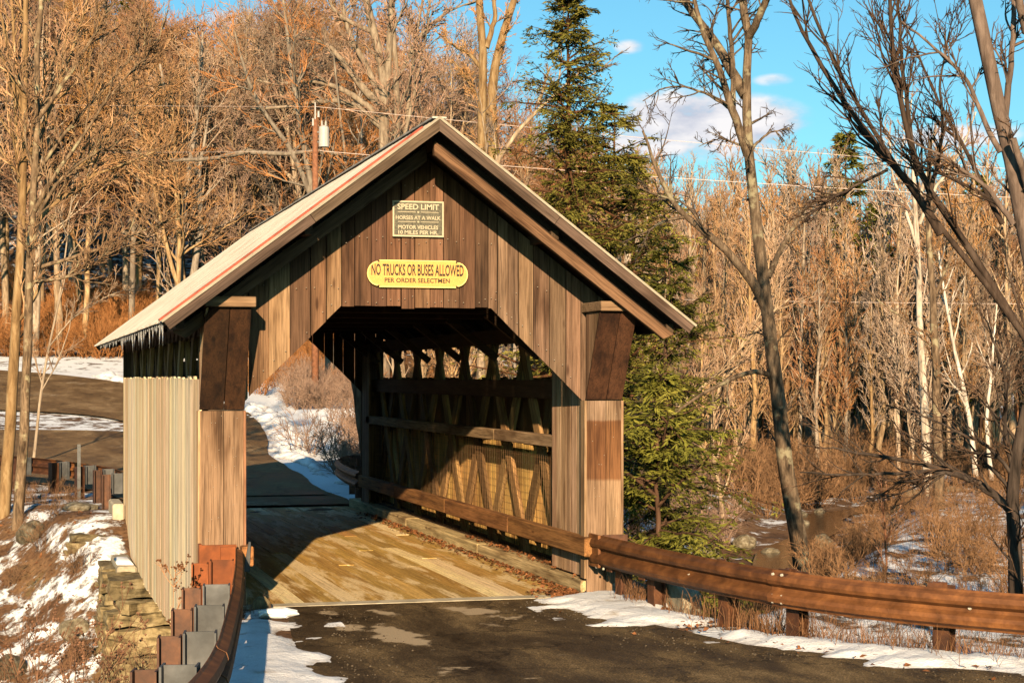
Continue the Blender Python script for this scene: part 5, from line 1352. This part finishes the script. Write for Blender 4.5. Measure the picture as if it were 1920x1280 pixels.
blades('dry_grass', sp, M['grass'], 'dry tan grass along and behind the right guardrail', 'grass')
sp = []
for k in range(2600):
    y = rk.uniform(-9, 24); x = rk.uniform(-9, -2.9)
    if y > 6.5 and float(vnoise(x*.9+5, y*.9)) < .55: continue
    if 0 < y < 7: continue
    sp.append((x, y, rk.uniform(.1, .4), rk.uniform(.002, .0045), rk.uniform(.1, .9)))
for k in range(160): sp.append((-2.0+rk.gauss(0, .12), -.55+rk.gauss(0, .15), rk.uniform(.08, .3), .0025, rk.uniform(.2, .9)))
blades('dry_stalks', sp, M['weed'], 'thin dry brown stalks on the snowy slope left of the bridge', 'grass')

def litter(name, spots, size, mat, label, cat):
    A = np.array(spots); n = len(A); c = np.stack([A[:, 0], A[:, 1], A[:, 2]], -1); a = rn.normal(size=(n, 3)); a[:, 2] *= .35; a = nrm(a); b = nrm(np.cross(a, rn.normal(size=(n, 3))*.35+np.array([0, 0, 1.])))
    L = (size*rn.uniform(.5, 1.3, n))[:, None]
    V = np.stack([c-a*L, c+b*L*.55+np.array([0, 0, .012]), c+a*L, c-b*L*.55+np.array([0, 0, .004])], 1).reshape(-1, 3)
    return tag(link(name, np_mesh(name, V, np.arange(4*n).reshape(-1, 4), None, mat)), label, cat, None, 'stuff')
sp = []
for k in range(900):
    y = rk.uniform(0, 13)**1.0; sp.append((1.95-abs(rk.gauss(0, .12)), y, .022+rk.random()*.02))
for k in range(260): sp.append((1.72+rk.gauss(0, .16), -.05+rk.gauss(0, .2), .03+rk.random()*.02))
for k in range(260): sp.append((2.12+rk.gauss(0, .05), rk.uniform(0, 6), .185+rk.random()*.015))
for k in range(3000):
    x = rk.uniform(-9, -3); y = rk.uniform(7, 24)
    if float(fbm(x*.7+3, y*.7, 3)) > .46: sp.append((x, y, gz1(x, y)+.02))
for k in range(700):
    s = rk.uniform(.3, 10); c, d = at_path(pr, s); o = rk.gauss(-.1, .35); n = np.array([d[1], -d[0]]); x, y = c+n*o; sp.append((x, y, gz1(x, y)+.03))
litter('fallen_leaves', sp, .035, M['leaf'], 'scattered dead orange leaves along the curb and slopes', 'leaves')

M['pebble'] = plain('road grit', (.1, .075, .05), .9, 0, .5, 20, 0)
def pebbles(name, spots, label):
    ico = rock_mesh('pebble_seed', 1, 1, .7, rk, M['pebble'], 0, 1); nv = len(ico.vertices); V0 = np.array([v.co for v in ico.vertices]); T0 = np.array([p.vertices[:] for p in ico.polygons])
    bpy.data.meshes.remove(ico); V = []; T = []
    for i, (x, y, z, r) in enumerate(spots):
        a = rk.uniform(0, 6.28); c, s_ = math.cos(a), math.sin(a); V.append(np.stack([(V0[:, 0]*c-V0[:, 1]*s_)*r+x, (V0[:, 0]*s_+V0[:, 1]*c)*r*.8+y, V0[:, 2]*r+z], -1)); T.append(T0+i*nv)
    return tag(link(name, np_mesh(name, np.concatenate(V), None, np.concatenate(T), M['pebble'])), label, 'gravel', None, 'stuff')
sp = []
for k in range(700):
    y = -rk.uniform(.6, 8); side = rk.random() < .55
    x = float(rail_x(y, RAIL_R, 0, 0))-.75-abs(rk.gauss(0, .35)) if side else float(rail_x(y, RAIL_L, 0, 0))+.95+abs(rk.gauss(0, .3))
    sp.append((x, y, .015, rk.choice((.004, .006, .007, .009, .014))))
pebbles('gravel', sp, 'loose grit along both edges of the near road')

# boulders and rocks, each its own
rock_vars = [rock_mesh('boulder', 1, .9, .7, rs, M['boulder'], 0.0, 3) for _ in range(5)]
def boulder(u, d, w, label, group=None, sink=.25, flat=1.0):
    x, y = world_at(u, d); o = link('boulder', rk.choice(rock_vars)); o.location = (x, y, gz1(x, y)+w*.35*flat-sink*w); o.scale = (w*.55, w*.5, w*.55*flat); o.rotation_euler = (0, 0, rk.uniform(0, 6.28))
    return tag(o, label, 'boulder', group)
boulder(30, 26.5, .95, 'large lichened boulder capped with snow at the left edge of the slope')
boulder(58, 34.5, .6, 'mossy dark boulder at the foot of the twin trees')
boulder(150, 35.5, .75, 'flat brown boulder below the far left guardrail posts', None, .25, .6)
boulder(140, 30.5, .55, 'mossy yellow green rock half buried in snow left of the stone abutment')
boulder(70, 28.5, .5, 'small dark rock in the snow right of the large lichened boulder')
boulder(120, 27, .45, 'rough rock among dead leaves low on the left slope')
boulder(20, 30, .6, 'brown rock behind the large lichened boulder on the left slope')
for u, d, w, lb in ((1330, 47, .55, 'pale rock at the stream edge below the hemlock sprays'), (1395, 50, .6, 'grey rock in the stream left of the leaning trunk'), (1420, 42, .5, 'rounded snowy rock left of the leaning trunk base'),
                    (1450, 39, .6, 'low tan rock near the base of the leaning trunk'), (1545, 50, .5, 'tan rock right of the leaning trunk at the stream edge'), (1360, 40, .45, 'flat rock above the guardrail right of the hemlocks'), (1590, 46, .5, 'dark rock by the snow patch right of the leaning trunk')):
    boulder(u, d, w, lb, None, .1)
for k in range(26):
    x = rk.uniform(10, 31); y = float(creek_y(x))+rk.choice((-1, 1))*rk.uniform(.9, 2.6); w = rk.uniform(.25, .6)
    o = link('boulder', rk.choice(rock_vars)); o.location = (x, y, gz1(x, y)+.1*w); o.scale = (w*.6, w*.5, w*.45); o.rotation_euler = (0, 0, rk.uniform(0, 6.28))
    tag(o, 'small tan rock lying in the bed of the stream at right', 'boulder', 'rocks along the stream')
t = rock_mesh('stone', .1, .09, .12, rs, M['stone']); o = link('boulder', t); o.location = (-1.87, -.5, .06); tag(o, 'small upright tan stone at the left end of the deck threshold', 'stone')
t = rock_mesh('snow_lump', .22, .13, .06, rs, M['frost']); o = link('snow_lump', t); o.location = (-1.78, -1.15, .05); tag(o, 'lump of old snow at the left edge of the near road', 'snow')

# dry weeds with seed heads at the bottom left, and the small shrubs
def weed(name, label, x, y, H, seed, heads, mat='weed', head_mat='weed', hr=.02, group=None, z=None):
    r = np.random.default_rng(seed); g = Geo(); n = 6; ts = np.linspace(0, 1, n)
    base = np.stack([r.normal()*.15*H*ts**2, r.normal()*.15*H*ts**2, ts*H-.05], -1)[None]; g.tubes(base, (.006*(1-ts*.6))[None], 4)
    a = spawn(r, base, (.006*(1-ts*.6))[None], np.array([H]), 9, 4, .34, .6, .06, .1, .35, 1, .7, .004, .0018, .4); g.tubes(a[0], a[1], 3)
    b = spawn(r, *a, 3, 3, .5, .6, .05, .1, .4, 1, .7, .003, .0014, .3); g.tubes(b[0], b[1], 3)
    zz = gz1(x, y) if z is None else z; root = tag(empty(name, (x, y, zz)), label, 'weed', group); link('stalk', g.mesh('stalk', M[mat]), root)
    tips = np.concatenate([a[0][:, -1], b[0][:, -1], base[0, -1:]]); tips = tips[r.permutation(len(tips))[:heads]]; mb = MB()
    for p in tips:
        for _ in range(4):
            q = p+r.normal(size=3)*hr*.7; mb.add([q+np.array(v)*hr*.6 for v in ((1,0,0),(-1,0,0),(0,1,0),(0,-1,0),(0,0,1),(0,0,-1))], [(0,2,4),(2,1,4),(1,3,4),(3,0,4),(2,0,5),(1,2,5),(3,1,5),(0,3,5)])
    o = mb.build('seed_heads', M[head_mat], root); tag(o, kind='stuff'); return root
for k, (u, d, vt) in enumerate(((45, 14, 1115), (60, 13.6, 1160), (112, 14.5, 1180), (150, 14.2, 1175), (20, 13, 1210), (90, 13, 1230), (180, 15, 1215), (5, 14, 1180), (135, 13.2, 1240), (215, 15.5, 1225), (75, 15, 1140), (240, 16, 1190))):
    x, y = world_at(u, d); z = gz1(x, y); H = max(.4, P(u, vt, d)[2]-z)
    weed('dry_weed', 'dry brown weed with clustered seed heads at the bottom left', x, y, H, 200+k, 16, group='dry weeds at the bottom left')
x, y = world_at(322, 17.6); z = P(322, 1160, 17.6)[2]
weed('orange_shrub', 'small shrub with orange seed clusters in front of the left wooden wall', x, y, P(322, 1075, 17.6)[2]-gz1(x, y), 230, 26, 'twig_red', 'leaf', .018)
weed('orange_shrub', 'second sparse orange seeded shrub nearer the left front post', *world_at(345, 17.9), P(345, 1100, 17.9)[2]-gz1(*world_at(345, 17.9)), 231, 20, 'twig_red', 'leaf', .016)
spots = []
for k in range(60):
    x = rg.uniform(-9, -3.3); y = rg.uniform(8, 22); spots.append((x, y, gz1(x, y), rg.uniform(.25, .6)))
for k in range(26):
    u = rg.uniform(-20, 330); d = rg.uniform(13, 17); x, y = world_at(u, d); spots.append((x, y, gz1(x, y), rg.uniform(.35, .7)))
mass('ravine_brush', BV, spots, M['twig_brown'], 'brown twiggy undergrowth on the snowy slope left of the bridge', 'brush', rg)
spots = []
for k in range(60):
    u = rg.uniform(545, 690); d = rg.uniform(70, 84); x, y = world_at(u, d); spots.append((x, y, gz1(x, y), rg.uniform(.7, 1.5)))
for k in range(120):
    x = rg.uniform(4, 16); y = rg.uniform(16, 40); q = y-float(creek_y(x))
    if q > 3: spots.append((x, y, gz1(x, y), rg.uniform(.8, 1.8)))
mass('roadside_brush', BV, spots, M['twig_red'], 'brown brush on the snowy bank right of the road beyond the bridge', 'brush', rg)
